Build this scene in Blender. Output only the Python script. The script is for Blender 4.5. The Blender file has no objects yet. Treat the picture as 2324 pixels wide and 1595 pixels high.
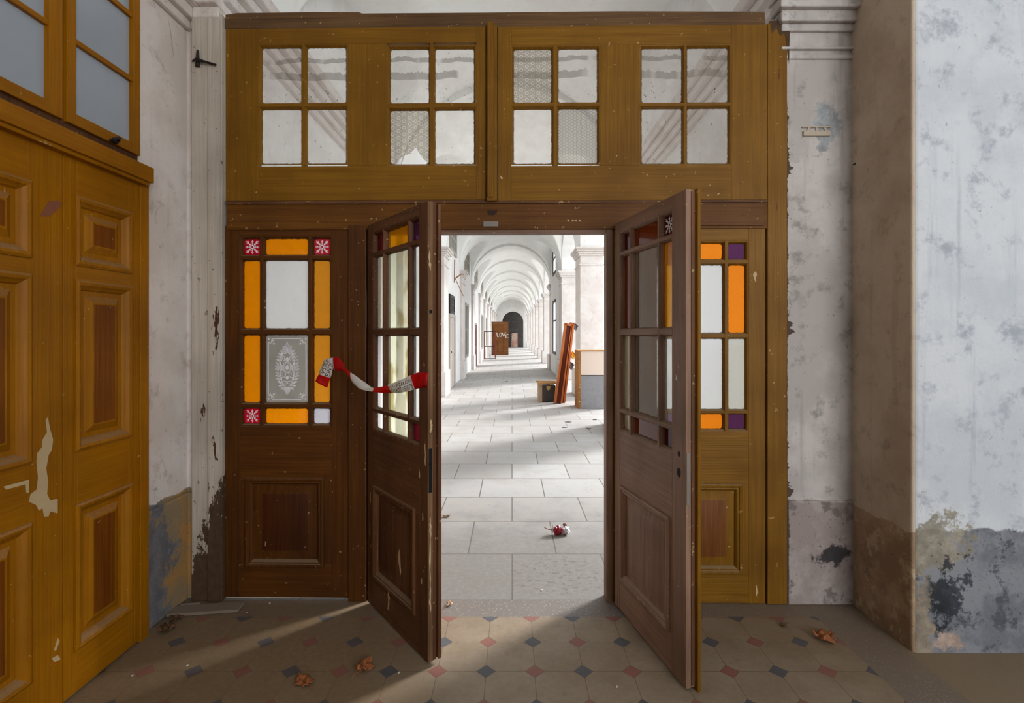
import bpy, bmesh, math, random
from mathutils import Vector, Matrix, noise as mnoise
random.seed(7)
scn = bpy.context.scene
COL = scn.collection
F, CX, HY, CH = 1165.0, 1162.0, 757.0, 1.5      # focal length in px, principal point, eye height

def lin(r, g, b, a=1.0):
    f = lambda c: (c/255/12.92) if c/255 <= .04045 else ((c/255+.055)/1.055)**2.4
    return (f(r), f(g), f(b), a)

# ------------------------------------------------------------------ node helpers
class NT:
    def __init__(s, name):
        s.m = bpy.data.materials.new(name); s.m.use_nodes = True
        s.t = s.m.node_tree; s.t.nodes.clear()
        s.out = s.t.nodes.new('ShaderNodeOutputMaterial')
    def put(s, sock, v):
        if isinstance(v, bpy.types.NodeSocket): s.t.links.new(v, sock)
        elif v is not None:
            if sock.type == 'RGBA' and isinstance(v, (int, float)): v = (v, v, v, 1)
            sock.default_value = v
    def n(s, typ, **kw):
        nd = s.t.nodes.new('ShaderNode'+typ)
        for k, v in kw.items():
            if k.startswith('_'): setattr(nd, k[1:], v)
            else: s.put(nd.inputs[k.replace('__', ' ')], v)
        return nd
    def math(s, op, a, b=0.0, c=0.0, clamp=False):
        nd = s.t.nodes.new('ShaderNodeMath'); nd.operation = op; nd.use_clamp = clamp
        s.put(nd.inputs[0], a); s.put(nd.inputs[1], b); s.put(nd.inputs[2], c)
        return nd.outputs[0]
    def mix(s, f, a, b, typ='MIX'):
        nd = s.t.nodes.new('ShaderNodeMix'); nd.data_type = 'RGBA'; nd.blend_type = typ
        s.put(nd.inputs[0], f); s.put(nd.inputs[6], a); s.put(nd.inputs[7], b)
        return nd.outputs[2]
    def step(s, v, a, b, lo=0.0, hi=1.0):
        nd = s.t.nodes.new('ShaderNodeMapRange'); nd.interpolation_type = 'SMOOTHSTEP'
        s.put(nd.inputs[0], v); s.put(nd.inputs[1], a); s.put(nd.inputs[2], b); s.put(nd.inputs[3], lo); s.put(nd.inputs[4], hi)
        return nd.outputs[0]
    def noise(s, vec, scale, detail=4.0, rough=.55, dist=0.0):
        nd = s.n('TexNoise', Vector=vec, Scale=scale, Detail=min(detail, 5), Roughness=rough, Distortion=dist)
        return nd.outputs[0]
    def pos(s): return s.n('NewGeometry').outputs['Position']
    def obj(s): return s.n('TexCoord').outputs['Object']
    def sep(s, v):
        nd = s.n('SeparateXYZ', Vector=v); return nd.outputs[0], nd.outputs[1], nd.outputs[2]
    def scale(s, v, sc, loc=(0, 0, 0)):
        nd = s.t.nodes.new('ShaderNodeMapping'); s.put(nd.inputs[0], v)
        nd.inputs['Location'].default_value = loc; nd.inputs['Scale'].default_value = sc
        return nd.outputs[0]
    def blob(s, v, c, r, amt=.5, sc=9.0):
        p = s.scale(v, tuple(1/x for x in r), tuple(-a/b for a, b in zip(c, r)))
        d = s.n('VectorMath', _operation='LENGTH'); s.put(d.inputs[0], p)
        w = s.math('ADD', d.outputs['Value'], s.math('MULTIPLY', s.math('SUBTRACT', s.noise(v, sc, 8, .72), .5), amt*5))
        return s.step(w, .7, 1.15, 1.0, 0.0)
    def bsdf(s, col, rough=.6, bump=None, bs=.3, bd=.01, **kw):
        b = s.n('BsdfPrincipled'); s.put(b.inputs['Base Color'], col); s.put(b.inputs['Roughness'], rough)
        for k, v in kw.items(): s.put(b.inputs[k.replace('__', ' ')], v)
        if bump is not None:
            nd = s.n('Bump', Strength=bs, Distance=bd, Height=bump); s.t.links.new(nd.outputs[0], b.inputs['Normal'])
        s.t.links.new(b.outputs[0], s.out.inputs[0]); return s.m
    def surf(s, sh): s.t.links.new(sh, s.out.inputs[0]); return s.m

def plain(name, col, rough=.6, metal=0.0, var=.12, scale=30):
    t = NT(name); nz = t.noise(t.obj(), scale, 4)
    c = t.mix(t.math('MULTIPLY', nz, var*2), col, tuple(x*.45 for x in col[:3])+(1,))
    return t.bsdf(c, rough, nz, .15, .003, Metallic=metal)

def wood(name, c1, c2, axis, chips=.5, rough=.42, chipcol=lin(190, 160, 110), fig=1.0):
    """axis = direction of the grain in object space"""
    t = NT(name); o = t.obj()
    lo, hi = 1.6, 55.0
    sc = {'x': (lo, hi, hi), 'z': (hi, hi, lo)}[axis]
    g = t.noise(t.scale(o, sc), 1.0, 5, .6, .6)
    sc2 = {'x': (1.0, 9, 9), 'z': (9, 9, 1.0)}[axis]
    w = t.n('TexWave', _wave_type='BANDS', _bands_direction={'x': 'Z', 'z': 'X'}[axis], Vector=t.scale(o, sc2), Scale=2.2, Distortion=9.0*fig, Detail=3.0, **{'Detail__Scale': .8}).outputs[1]
    big = t.noise(o, 2.3, 3, .5)
    c = t.mix(t.step(g, .25, .8), c1, c2)
    c = t.mix(t.math('MULTIPLY', w, .2), c, c2)
    c = t.mix(t.step(big, .35, .75, 0, .55), c, tuple(x*.6 for x in c2[:3])+(1,))
    spk = t.step(t.noise(o, 38, 3, .6), .70-.03*chips, .74-.03*chips)
    c = t.mix(t.math('MULTIPLY', spk, .75), c, chipcol)
    dk = t.step(t.noise(t.scale(o, (1, 1, 1), (3.3, 1.7, 9.1)), 26, 4, .7), .66, .72)
    c = t.mix(t.math('MULTIPLY', dk, .5*chips), c, (.02, .013, .006, 1))
    nz = t.sep(t.n('NewGeometry').outputs['Normal'])[2]
    c = t.mix(t.math('MULTIPLY', t.step(nz, .25, .8), .55), c, lin(146, 126, 100))
    h = t.math('ADD', g, t.math('MULTIPLY', w, .5))
    return t.bsdf(c, t.math('ADD', rough, t.math('MULTIPLY', big, .25)), h, .22, .003, Specular__IOR__Level=.2)

def glass(name, colT, colD, t_through, grime=1.0, smear=False, pattern=0.0, rough=.04, dirtcol=(.05, .03, .015, 1), spots=.0, blotch=None):
    """stained / dirty pane: part clear, part light-scattering, dark putty line at the edge"""
    t = NT(name); o = t.obj(); x, y, z = t.sep(o)
    at = lambda nm: t.n('Attribute', _attribute_type='OBJECT', _attribute_name=nm).outputs['Fac']
    r = .02
    qx = t.math('MAXIMUM', t.math('ADD', t.math('SUBTRACT', t.math('ABSOLUTE', x), at('hx')), r), 0)
    qz = t.math('MAXIMUM', t.math('ADD', t.math('SUBTRACT', t.math('ABSOLUTE', z), at('hz')), r), 0)
    d = t.math('SUBTRACT', t.math('SQRT', t.math('ADD', t.math('MULTIPLY', qx, qx), t.math('MULTIPLY', qz, qz))), r)
    p = t.pos()
    d = t.math('ADD', d, t.math('MULTIPLY', t.math('SUBTRACT', t.noise(p, 70, 4, .7), .5), .012))
    edge = t.step(d, -.0085, -.0045)
    tf = t_through
    colTs, colDs = colT, colD
    haze = t.noise(p, 5, 5, .6)
    tf = t.math('MULTIPLY', t_through, t.step(haze, .2, .75, 1.1, .8))
    if pattern:
        k = pattern; acc = None
        for a in (0, 60, 120):
            ph = t.math('ADD', t.math('MULTIPLY', x, k*math.cos(math.radians(a))), t.math('MULTIPLY', z, k*math.sin(math.radians(a))))
            c = t.math('COSINE', ph); acc = c if acc is None else t.math('ADD', acc, c)
        ring = t.math('MULTIPLY', t.step(acc, .2, .6), t.step(acc, 1.7, 2.3, 1, 0))
        ring = t.math('ADD', ring, t.step(acc, -1.25, -1.42, 0, .7), clamp=True)
        colDs = t.mix(ring, lin(176, 168, 154), colD)
        colTs = t.mix(ring, lin(222, 214, 202), colT)
    if blotch:
        m = t.step(t.noise(t.scale(p, (1, 1, .6)), 6.5, 4, .5), .5, .62)
        colDs = t.mix(m, colDs, blotch); colTs = t.mix(m, colTs, blotch)
    tr = t.n('BsdfTransparent', Color=colTs).outputs[0]
    df = t.n('MixShader', Fac=.7)
    t.put(df.inputs[1], t.n('BsdfDiffuse', Color=colDs).outputs[0]); t.put(df.inputs[2], t.n('BsdfTranslucent', Color=colDs).outputs[0])
    film = t.n('MixShader', Fac=t.math('SUBTRACT', 1.0, tf)); t.put(film.inputs[1], tr); t.put(film.inputs[2], df.outputs[0])
    fr = t.n('Fresnel', IOR=1.45).outputs[0]
    gl = t.n('MixShader', Fac=t.math('MULTIPLY', fr, .35 if rough > .5 else 1.0)); t.put(gl.inputs[1], film.outputs[0]); t.put(gl.inputs[2], t.n('BsdfGlossy', Roughness=rough).outputs[0])
    dirt = t.math('MULTIPLY', edge, grime)
    cur = gl.outputs[0]
    if smear:
        px, py, pz = t.sep(p); tot = None
        for zc, w, seed in ((3.02, .010, 0), (2.925, .016, 7)):
            zz = t.math('SUBTRACT', pz, t.math('ADD', zc-.03, t.math('MULTIPLY', t.noise(t.scale(p, (4, 0, 0), (seed, 0, 0)), 1.0, 2), .06)))
            b = t.math('MULTIPLY', t.step(zz, 0, .002), t.step(zz, t.math('MULTIPLY', t.noise(t.scale(p, (26, 0, 0), (seed, 3, 0)), 1, 6, .75), w*5.0), t.math('MULTIPLY', t.noise(t.scale(p, (26, 0, 0), (seed, 3, 0)), 1, 6, .75), w*5.0+.004), 1, 0))
            b = t.math('MULTIPLY', b, t.step(t.noise(t.scale(p, (5.5, 0, 0), (seed+2, 1, 0)), 1, 2), .40, .5))
            tot = b if tot is None else t.math('MAXIMUM', tot, b)
        tot = t.math('MULTIPLY', tot, .5)
        ms = t.n('MixShader', Fac=tot); t.put(ms.inputs[1], cur); t.put(ms.inputs[2], t.n('BsdfDiffuse', Color=lin(120, 112, 100)).outputs[0]); cur = ms.outputs[0]
        sp = t.math('MULTIPLY', t.step(t.noise(p, 75, 5, .65), .62, .66), t.math('MULTIPLY', t.step(pz, 2.79, 2.82), t.step(pz, 2.86, 2.90, 1, 0)))
        dirt = t.math('MAXIMUM', dirt, t.math('MULTIPLY', sp, .9))
    if spots:
        sp = t.step(t.noise(p, 60, 3, .6), .69, .73)
        dirt = t.math('MAXIMUM', dirt, t.math('MULTIPLY', sp, spots))
    fin = t.n('MixShader', Fac=dirt); t.put(fin.inputs[1], cur); t.put(fin.inputs[2], t.n('BsdfDiffuse', Color=dirtcol).outputs[0])
    return t.surf(fin.outputs[0])

def plaster(name, base, alt, stain, dado=None, blobs=(), edge=None, dirt=.5, bump=.35, streak=True, crack=True):
    t = NT(name); p = t.pos(); x, y, z = t.sep(p)
    a = t.noise(p, 2.2, 7, .62); b = t.noise(t.scale(p, (1, 1, 1), (5, 2, 8)), 9, 6, .68)
    fine = t.noise(p, 60, 4, .6)
    c = t.mix(t.step(a, .4, .62), base, alt)
    c = t.mix(t.math('MULTIPLY', t.step(b, .52, .72), dirt), c, stain)
    if streak:
        sk = t.noise(t.scale(p, (14, 14, .9)), 1, 5, .65)
        c = t.mix(t.math('MULTIPLY', t.step(sk, .55, .74), dirt*.55), c, stain)
    c = t.mix(t.math('MULTIPLY', t.step(t.noise(p, 34, 3, .6), .66, .72), .5*dirt), c, tuple(v*.35 for v in stain[:3])+(1,))
    h = t.math('ADD', t.math('MULTIPLY', a, .5), t.math('MULTIPLY', fine, .25))
    if crack:
        for seed, s_ in ((1, .9), (6, 1.6)):
            nv = t.noise(t.scale(p, (1, 1, .8), (seed, seed*2, seed*3)), s_, 4, .5)
            ln = t.step(t.math('ABSOLUTE', t.math('SUBTRACT', nv, .5)), .0015, .004, 1, 0)
            ln = t.math('MULTIPLY', ln, t.step(t.noise(p, 1.1+.3*seed, 2), .56, .62))
            c = t.mix(t.math('MULTIPLY', ln, .35), c, (.08, .07, .06, 1))
    if dado:
        zt, d1, d2, d3 = dado
        zz = t.math('ADD', z, t.math('MULTIPLY', t.math('SUBTRACT', t.noise(p, 7, 6, .7), .5), .10))
        m = t.step(zz, zt-.006, zt+.006, 1, 0)
        dc = t.mix(t.step(t.noise(p, 4, 6, .7), .42, .58), d1, d2)
        dc = t.mix(t.step(t.noise(t.scale(p, (1, 1, 1), (9, 4, 2)), 8, 7, .72), .54, .62), dc, d3)
        dc = t.mix(t.step(fine, .62, .7, 0, .6), dc, (.05, .04, .04, 1))
        c = t.mix(m, c, dc)
        h = t.math('ADD', h, t.math('MULTIPLY', t.noise(p, 22, 6, .7), t.math('MULTIPLY', m, .6)))
    for (bc, br, bcol, am) in blobs:
        c = t.mix(t.math('MULTIPLY', t.blob(p, bc, br, am), .92), c, t.mix(t.step(t.noise(p, 13, 7, .7), .35, .65), bcol, tuple(v*.6 for v in bcol[:3])+(1,)))
    if edge:
        xe, w, ecol = edge
        zz = t.noise(t.scale(p, (0, 0, 5.5)), 1, 5, .65)
        lim = t.math('ADD', xe, t.math('MULTIPLY', t.step(zz, .5, .72), w))
        lim = t.math('ADD', lim, t.math('MULTIPLY', t.math('SUBTRACT', t.noise(p, 45, 4, .6), .5), .012))
        c = t.mix(t.math('MULTIPLY', t.step(t.math('SUBTRACT', lim, x), -.001, .002), t.step(z, 2.75, 2.8, 1, 0)), c, ecol)
    return t.bsdf(c, .85, h, bump, .02)

# ------------------------------------------------------------------ mesh builder
class MB:
    def __init__(s): s.v = []; s.f = []; s.mi = []
    def add(s, vs, fs, m=0):
        b = len(s.v); s.v += [tuple(v) for v in vs]
        for f in fs: s.f.append([b+i for i in f]); s.mi.append(m)
        return s
    def box(s, x0, x1, y0, y1, z0, z1, m=0):
        x0, x1 = min(x0, x1), max(x0, x1); y0, y1 = min(y0, y1), max(y0, y1); z0, z1 = min(z0, z1), max(z0, z1)
        vs = [(x, y, z) for z in (z0, z1) for y in (y0, y1) for x in (x0, x1)]
        return s.add(vs, [(0, 2, 3, 1), (4, 5, 7, 6), (0, 1, 5, 4), (2, 6, 7, 3), (0, 4, 6, 2), (1, 3, 7, 5)], m)
    def hexa(s, b, t_, m=0):
        """8-corner solid: bottom 4 points, top 4 points in the same order"""
        return s.add(list(b)+list(t_), [(3, 2, 1, 0), (4, 5, 6, 7), (0, 1, 5, 4), (1, 2, 6, 5), (2, 3, 7, 6), (3, 0, 4, 7)], m)
    def rings(s, x0, x1, z0, z1, prof, m=0, cap=False, back=False, cm=None):
        """mitred moulding round a rectangle; prof = [(inset, y)...] seen from -y"""
        L = []
        for ins, y in prof:
            L.append([(x0+ins, y, z0+ins), (x1-ins, y, z0+ins), (x1-ins, y, z1-ins), (x0+ins, y, z1-ins)])
        b = len(s.v); s.v += [p for r in L for p in r]
        for i in range(len(L)-1):
            for k in range(4):
                a, c = b+i*4+k, b+i*4+(k+1) % 4
                f = [a, c, c+4, a+4]
                s.f.append(f[::-1] if back else f); s.mi.append(m)
        if cap:
            f = [b+(len(L)-1)*4+k for k in range(4)]
            s.f.append(f[::-1] if back else f); s.mi.append(m if cm is None else cm)
        return s
    def prism(s, poly, d, m=0):
        """poly: list of 3D points (planar), d: extrusion vector"""
        n = len(poly); P = [Vector(p) for p in poly]; d = Vector(d)
        s.add(P+[p+d for p in P], [list(range(n))[::-1], list(range(n, 2*n))]+[(i, (i+1) % n, (i+1) % n+n, i+n) for i in range(n)], m)
        return s
    def tube(s, pts, r, seg=8, m=0):
        pts = [Vector(p) for p in pts]; b = len(s.v)
        rs = r if isinstance(r, (list, tuple)) else [r]*len(pts)
        for i, p in enumerate(pts):
            d = (pts[min(i+1, len(pts)-1)]-pts[max(i-1, 0)]).normalized()
            u = d.orthogonal().normalized() if i == 0 else (pu - d*pu.dot(d)).normalized()
            pu = u; w = d.cross(u)
            for k in range(seg):
                a = 2*math.pi*k/seg; s.v.append(tuple(p+(u*math.cos(a)+w*math.sin(a))*rs[i]))
        for i in range(len(pts)-1):
            for k in range(seg):
                a, c = b+i*seg+k, b+i*seg+(k+1) % seg
                s.f.append([a, c, c+seg, a+seg]); s.mi.append(m)
        s.f.append([b+k for k in range(seg)][::-1]); s.mi.append(m)
        s.f.append([b+(len(pts)-1)*seg+k for k in range(seg)]); s.mi.append(m)
        return s
    def build(s, name, mats, parent=None, bevel=0.0, smooth=0, solid=0.0, recalc=True):
        me = bpy.data.meshes.new(name); me.from_pydata(s.v, [], s.f); me.update()
        if not isinstance(mats, (list, tuple)): mats = [mats]
        for m in mats: me.materials.append(m)
        me.polygons.foreach_set('material_index', s.mi)
        if recalc:
            bm = bmesh.new(); bm.from_mesh(me); bmesh.ops.recalc_face_normals(bm, faces=bm.faces); bm.to_mesh(me); bm.free()
        if smooth:
            me.polygons.foreach_set('use_smooth', [True]*len(me.polygons)); me.set_sharp_from_angle(angle=math.radians(smooth))
        o = bpy.data.objects.new(name, me); COL.objects.link(o)
        if parent: o.parent = parent
        if solid:
            md = o.modifiers.new('solid', 'SOLIDIFY'); md.thickness = solid; md.offset = 0
        if bevel:
            md = o.modifiers.new('bevel', 'BEVEL'); md.width = bevel; md.segments = 2; md.limit_method = 'ANGLE'; md.angle_limit = math.radians(40)
        return o

def tag(o, label, cat, group=None):
    o['label'] = label; o['category'] = cat
    if group: o['group'] = group
    return o
def thing(name, label, cat, loc=(0, 0, 0), rz=0.0, group=None):
    o = bpy.data.objects.new(name, None); COL.objects.link(o); o.location = loc; o.rotation_euler = (0, 0, rz)
    o.empty_display_size = .1
    return tag(o, label, cat, group)
def struct(o): o['kind'] = 'structure'; return o
def copy_tree(o, parent=None):
    c = o.copy(); COL.objects.link(c); c.parent = parent
    for ch in list(o.children): copy_tree(ch, c)
    return c

# ------------------------------------------------------------------ materials
GOLD1, GOLD2 = lin(142, 99, 18), lin(117, 75, 6)
M = {}
M['gold_z'] = wood('golden oak, upright grain', GOLD1, GOLD2, 'z', .5)
M['gold_x'] = wood('golden oak, level grain', GOLD1, GOLD2, 'x', .5)
M['red_x'] = wood('reddish oak beam', lin(118, 74, 20), lin(88, 50, 10), 'x', .8)
M['dusty_x'] = wood('dusty top beam', lin(120, 90, 56), lin(84, 58, 34), 'x', 1.0)
M['brown_z'] = wood('brown oak, upright grain', lin(100, 58, 14), lin(70, 36, 7), 'z', .7)
M['brown_x'] = wood('brown oak, level grain', lin(104, 60, 14), lin(73, 38, 7), 'x', .7)
M['dark_z'] = wood('dark worn oak, upright grain', lin(122, 80, 50), lin(80, 50, 30), 'z', 1.3)
M['dark_x'] = wood('dark worn oak, level grain', lin(124, 84, 54), lin(84, 52, 32), 'x', 1.3)
M['grey_z'] = wood('bleached oak, upright grain', lin(158, 124, 102), lin(120, 90, 70), 'z', 1.0)
M['grey_x'] = wood('bleached oak, level grain', lin(158, 124, 102), lin(122, 92, 72), 'x', 1.0)
M['raw_z'] = wood('bare edge wood', lin(150, 118, 86), lin(96, 66, 42), 'z', 1.4, rough=.7)
M['ochre_z'] = wood('ochre painted pine, upright', lin(172, 111, 2), lin(150, 91, 1), 'z', .3, rough=.36)
M['ochre_x'] = wood('ochre painted pine, level', lin(172, 111, 2), lin(150, 91, 1), 'x', .3, rough=.36)
M['ochre_panel'] = wood('ochre panel with brown heart', lin(138, 78, 8), lin(104, 50, 6), 'z', .4, rough=.36)
M['heart_brown'] = wood('red brown panel heart', lin(84, 42, 14), lin(62, 27, 8), 'z', .5, fig=1.6)
M['heart_gold'] = wood('brown panel heart', lin(132, 82, 34), lin(100, 54, 18), 'z', .6, fig=1.6)
M['white_board'] = wood('peeling white board', lin(212, 200, 184), lin(186, 172, 154), 'z', 1.0, rough=.8, chipcol=lin(90, 62, 42))
M['chip'] = plain('bare pale wood', lin(206, 178, 134), .8)
M['iron'] = plain('dark iron', lin(52, 44, 40), .6, .6)
M['steel'] = plain('worn steel plate', lin(140, 132, 122), .45, .7)
M['hole'] = plain('dark hole', lin(12, 9, 7), .9)
M['black'] = plain('black print', lin(22, 20, 22), .5)
def film(name, col):
    t = NT(name); m_ = t.n('MixShader', Fac=.45); b_ = t.n('BsdfPrincipled', Roughness=.3); t.put(b_.inputs['Base Color'], col)
    t.put(m_.inputs[1], b_.outputs[0]); t.put(m_.inputs[2], t.n('BsdfTranslucent', Color=col).outputs[0]); return t.surf(m_.outputs[0])
M['tape_red'] = film('red tape', lin(215, 10, 16))
M['tape_white'] = film('white tape', lin(240, 236, 230))

W = (1, 1, 1, 1)
M['g_clear'] = glass('dirty clear pane', lin(255, 254, 253), lin(225, 220, 212), .90, .8, True, dirtcol=(.09, .05, .02, 1), spots=.5)
M['g_clear2'] = glass('clear pane', lin(246, 246, 242), lin(190, 190, 182), .72, .6, spots=.3)
M['g_etch'] = glass('grey etched pane', lin(172, 168, 158), lin(110, 106, 98), .85, .8)
M['g_amber_s'] = glass('amber pane on the leaf', lin(255, 190, 60), lin(236, 150, 6), .3, 1.0)
M['g_frost'] = glass('frosted white pane', lin(250, 250, 250), lin(236, 236, 234), .25, .8, spots=.2)
M['g_pale'] = glass('dusty pale pane', lin(228, 230, 205), lin(206, 208, 180), .55, .6, spots=.4, blotch=lin(170, 160, 110))
M['g_pebble'] = glass('pebbled pale pane', lin(222, 214, 196), lin(208, 200, 182), .4, .7, spots=.9)
M['r_frost'] = glass('milky pane', lin(250, 250, 250), lin(232, 232, 230), .04, .8, rough=.55, spots=.2)
M['r_amber'] = glass('strong amber pane', lin(255, 150, 4), lin(255, 140, 0), .06, 1.0, rough=.55)
M['r_purple'] = glass('deep purple pane', lin(92, 40, 88), lin(82, 30, 72), .10, 1.0, rough=.55)
M['r_pale'] = glass('greyish pale pane', lin(222, 222, 210), lin(218, 216, 204), .05, .6, rough=.55, spots=.4)
M['g_amber'] = glass('amber pane', lin(255, 158, 6), lin(255, 148, 0), .45, 1.0)
M['g_amber2'] = glass('darker amber pane', lin(226, 146, 10), lin(220, 140, 10), .5, 1.0)
M['g_brown'] = glass('red brown pane', lin(150, 70, 30), lin(120, 52, 24), .6, .9)
M['g_red'] = glass('ruby pane', lin(190, 8, 34), lin(190, 8, 36), .5, 1.0)
M['g_maroon'] = glass('maroon pane', lin(88, 12, 24), lin(80, 10, 22), .5, 1.0)
M['g_purple'] = glass('purple pane', lin(92, 40, 88), lin(86, 36, 80), .5, 1.0)
M['g_lilac'] = glass('pale lilac pane', lin(215, 212, 222), lin(196, 194, 204), .35, .9)
M['g_pattern'] = glass('star patterned pane', lin(240, 238, 232), lin(232, 230, 224), .55, 1.0, True, 196.0, dirtcol=(.10, .05, .02, 1))
M['g_pattern2'] = glass('finely patterned pane', lin(238, 240, 246), lin(224, 228, 236), .45, 1.0, False, 420.0, dirtcol=(.12, .07, .02, 1))
M['g_blue'] = plain('pane with painted daylight reflection', lin(176, 184, 192), .25, 0, .22, 2.2)  # grey blue tone paints in the daylight these panes reflect
t = NT('pane back'); M['g_back'] = t.surf(t.n('BsdfTransparent', Color=(.98, .98, .98, 1)).outputs[0])
t = NT('etched white'); _d = t.n('MixShader', Fac=.9)
t.put(_d.inputs[1], t.n('BsdfDiffuse', Color=lin(240, 240, 240)).outputs[0]); t.put(_d.inputs[2], t.n('BsdfTranslucent', Color=lin(250, 250, 250)).outputs[0])
M['etch'] = t.surf(_d.outputs[0])
M['etch_front'] = plain('white star flower', lin(250, 248, 250), .6, 0, .02)

WHITE, WARM = lin(226, 222, 214), lin(214, 206, 194)
M['w_left'] = plaster('left wall plaster', lin(236, 226, 218), lin(222, 210, 200), lin(170, 154, 138), (.62, lin(150, 128, 96), lin(176, 132, 72), lin(124, 122, 124)), dirt=.55,
    blobs=(((-1.85, 2.62, .2), (.3, .15, .40), lin(120, 122, 128), .8),))
M['w_strip'] = plaster('strip plaster', lin(208, 200, 194), lin(184, 176, 170), lin(140, 134, 126), (.575, lin(160, 146, 140), lin(176, 164, 158), lin(128, 116, 112)), edge=(1.53, .07, lin(82, 66, 52)), dirt=.85, crack=False,
    blobs=(((1.76, 2.85, .28), (.07, .2, .05), lin(46, 44, 52), 1.0), ((1.72, 2.85, 2.62), (.06, .3, .10), lin(176, 180, 182), 1.2),))
M['w_reveal'] = plaster('reveal plaster', lin(208, 190, 168), lin(190, 170, 148), lin(142, 124, 106), (.56, lin(178, 150, 120), lin(154, 126, 98), lin(190, 166, 136)), dirt=.5, crack=False)
M['w_right'] = plaster('right wall plaster', lin(218, 220, 222), lin(202, 206, 210), lin(160, 166, 176), (.575, lin(116, 118, 124), lin(140, 141, 146), lin(84, 87, 94)), dirt=.8, crack=False,
    blobs=(((1.98, 2.417, .50), (.13, .3, .16), lin(172, 162, 142), .9), ((2.02, 2.417, .26), (.085, .3, .17), lin(30, 34, 40), 1.0), ((2.1, 2.417, .3), (.06, .3, .1), lin(60, 64, 72), 1.3), ((1.93, 2.417, .1), (.05, .3, .25), lin(165, 150, 128), 1.0), ((2.06, 2.417, .05), (.08, .3, .05), lin(206, 178, 160), .9)))
M['w_cor'] = plaster('corridor whitewash', lin(232, 230, 227), lin(224, 221, 217), lin(202, 194, 186), dirt=.35, bump=.2, crack=False)
M['w_pier'] = plaster('pier whitewash', lin(218, 210, 204), lin(208, 198, 191), lin(186, 170, 161), dirt=.45, bump=.2, crack=False)
M['vault'] = plaster('vault whitewash', lin(240, 240, 236), lin(236, 234, 230), lin(222, 218, 212), dirt=.2, bump=.12, streak=False, crack=False)
M['dark_wall'] = plaster('dark grey end wall', lin(70, 66, 62), lin(58, 54, 52), lin(40, 38, 36), dirt=.5, crack=False)  # dark grey tones for the wall inside the end arch
M['bricks'] = plaster('pink brick fill', lin(206, 150, 134), lin(220, 196, 176), lin(150, 84, 70), dirt=.9, crack=False)

# vestibule floor: octagon tiles with red and grey inset squares
t = NT('octagon tiles'); p = t.pos(); x, y, z = t.sep(p); S = .2165
fx = t.math('DIVIDE', t.math('SUBTRACT', x, .101), S); fy = t.math('DIVIDE', t.math('SUBTRACT', y, 2.281), S)
ix, iy = t.math('ROUND', fx), t.math('ROUND', fy)
dx, dy = t.math('ABSOLUTE', t.math('SUBTRACT', fx, ix)), t.math('ABSOLUTE', t.math('SUBTRACT', fy, iy))
sm = t.math('ADD', dx, dy)
par = t.math('ABSOLUTE', t.math('MODULO', t.math('ADD', ix, iy), 2.0))
nz = t.noise(p, 5, 6, .65); fine = t.noise(p, 40, 5, .65)
tone = t.n('TexWhiteNoise', _noise_dimensions='2D', Vector=t.n('CombineXYZ', X=t.math('FLOOR', fx), Y=t.math('FLOOR', fy)).outputs[0]).outputs[0]
oct_ = t.mix(t.step(nz, .35, .7), lin(162, 148, 130), lin(138, 124, 106))
oct_ = t.mix(t.math('MULTIPLY', tone, .25), oct_, lin(124, 112, 94))
oct_ = t.mix(t.step(fine, .6, .72, 0, .5), oct_, lin(110, 98, 82))
red = t.mix(fine, lin(128, 74, 66), lin(146, 94, 84)); gry = t.mix(fine, lin(58, 62, 72), lin(86, 90, 98))
dia = t.mix(t.math('GREATER_THAN', par, .5), red, gry)
inD = t.math('LESS_THAN', sm, .2)
c = t.mix(inD, oct_, dia)
g1 = t.step(t.math('MINIMUM', dx, dy), .006, .011, 1, 0); g1 = t.math('MULTIPLY', g1, t.math('SUBTRACT', 1.0, inD))
g2 = t.step(t.math('ABSOLUTE', t.math('SUBTRACT', sm, .2)), .006, .012, 1, 0)
gr = t.math('MAXIMUM', g1, g2)
c = t.mix(t.math('MULTIPLY', gr, .8), c, lin(84, 74, 62))
# terrazzo strip along the right wall and under the partition
vs = t.n('TexVoronoi', Vector=p, Scale=70.0).outputs[0]
terr = t.mix(t.step(vs, .22, .3, 1, 0), t.mix(nz, lin(96, 99, 106), lin(122, 124, 128)), lin(156, 154, 150))
inT = t.math('MAXIMUM', t.math('MULTIPLY', t.math('GREATER_THAN', x, 1.61), t.math('LESS_THAN', x, 1.87)), t.math('GREATER_THAN', y, 2.722))
c = t.mix(inT, c, terr)
inP = t.math('MULTIPLY', t.math('GREATER_THAN', x, 1.87), t.math('LESS_THAN', y, 2.722))
c = t.mix(inP, c, t.mix(nz, lin(150, 140, 122), lin(132, 122, 106)))
# swept-up dirt, thick in the left corner and by the right wall
dl = t.math('ADD', x, t.math('MULTIPLY', t.math('SUBTRACT', nz, .5), 1.2))
dust = t.math('MULTIPLY', t.step(dl, -.75, -.2, .88, .42), t.step(fine, .25, .6, .85, 1.0))
dr = t.math('ADD', x, t.math('MULTIPLY', t.math('SUBTRACT', y, 2.0), 1.0)); dr = t.math('ADD', dr, t.math('MULTIPLY', t.math('SUBTRACT', nz, .5), .9))
dust = t.math('MAXIMUM', dust, t.step(dr, .9, 2.2, .3, .72))
dust = t.math('MULTIPLY', dust, t.math('SUBTRACT', 1.0, t.math('MULTIPLY', t.math('MULTIPLY', inD, t.math('SUBTRACT', 1.0, t.math('MAXIMUM', inT, inP))), .75)))
c = t.mix(dust, c, t.mix(fine, lin(138, 113, 80), lin(112, 90, 62)))
M['tiles'] = t.bsdf(c, .62, t.math('SUBTRACT', t.math('MULTIPLY', fine, .3), gr), .25, .004)

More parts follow.
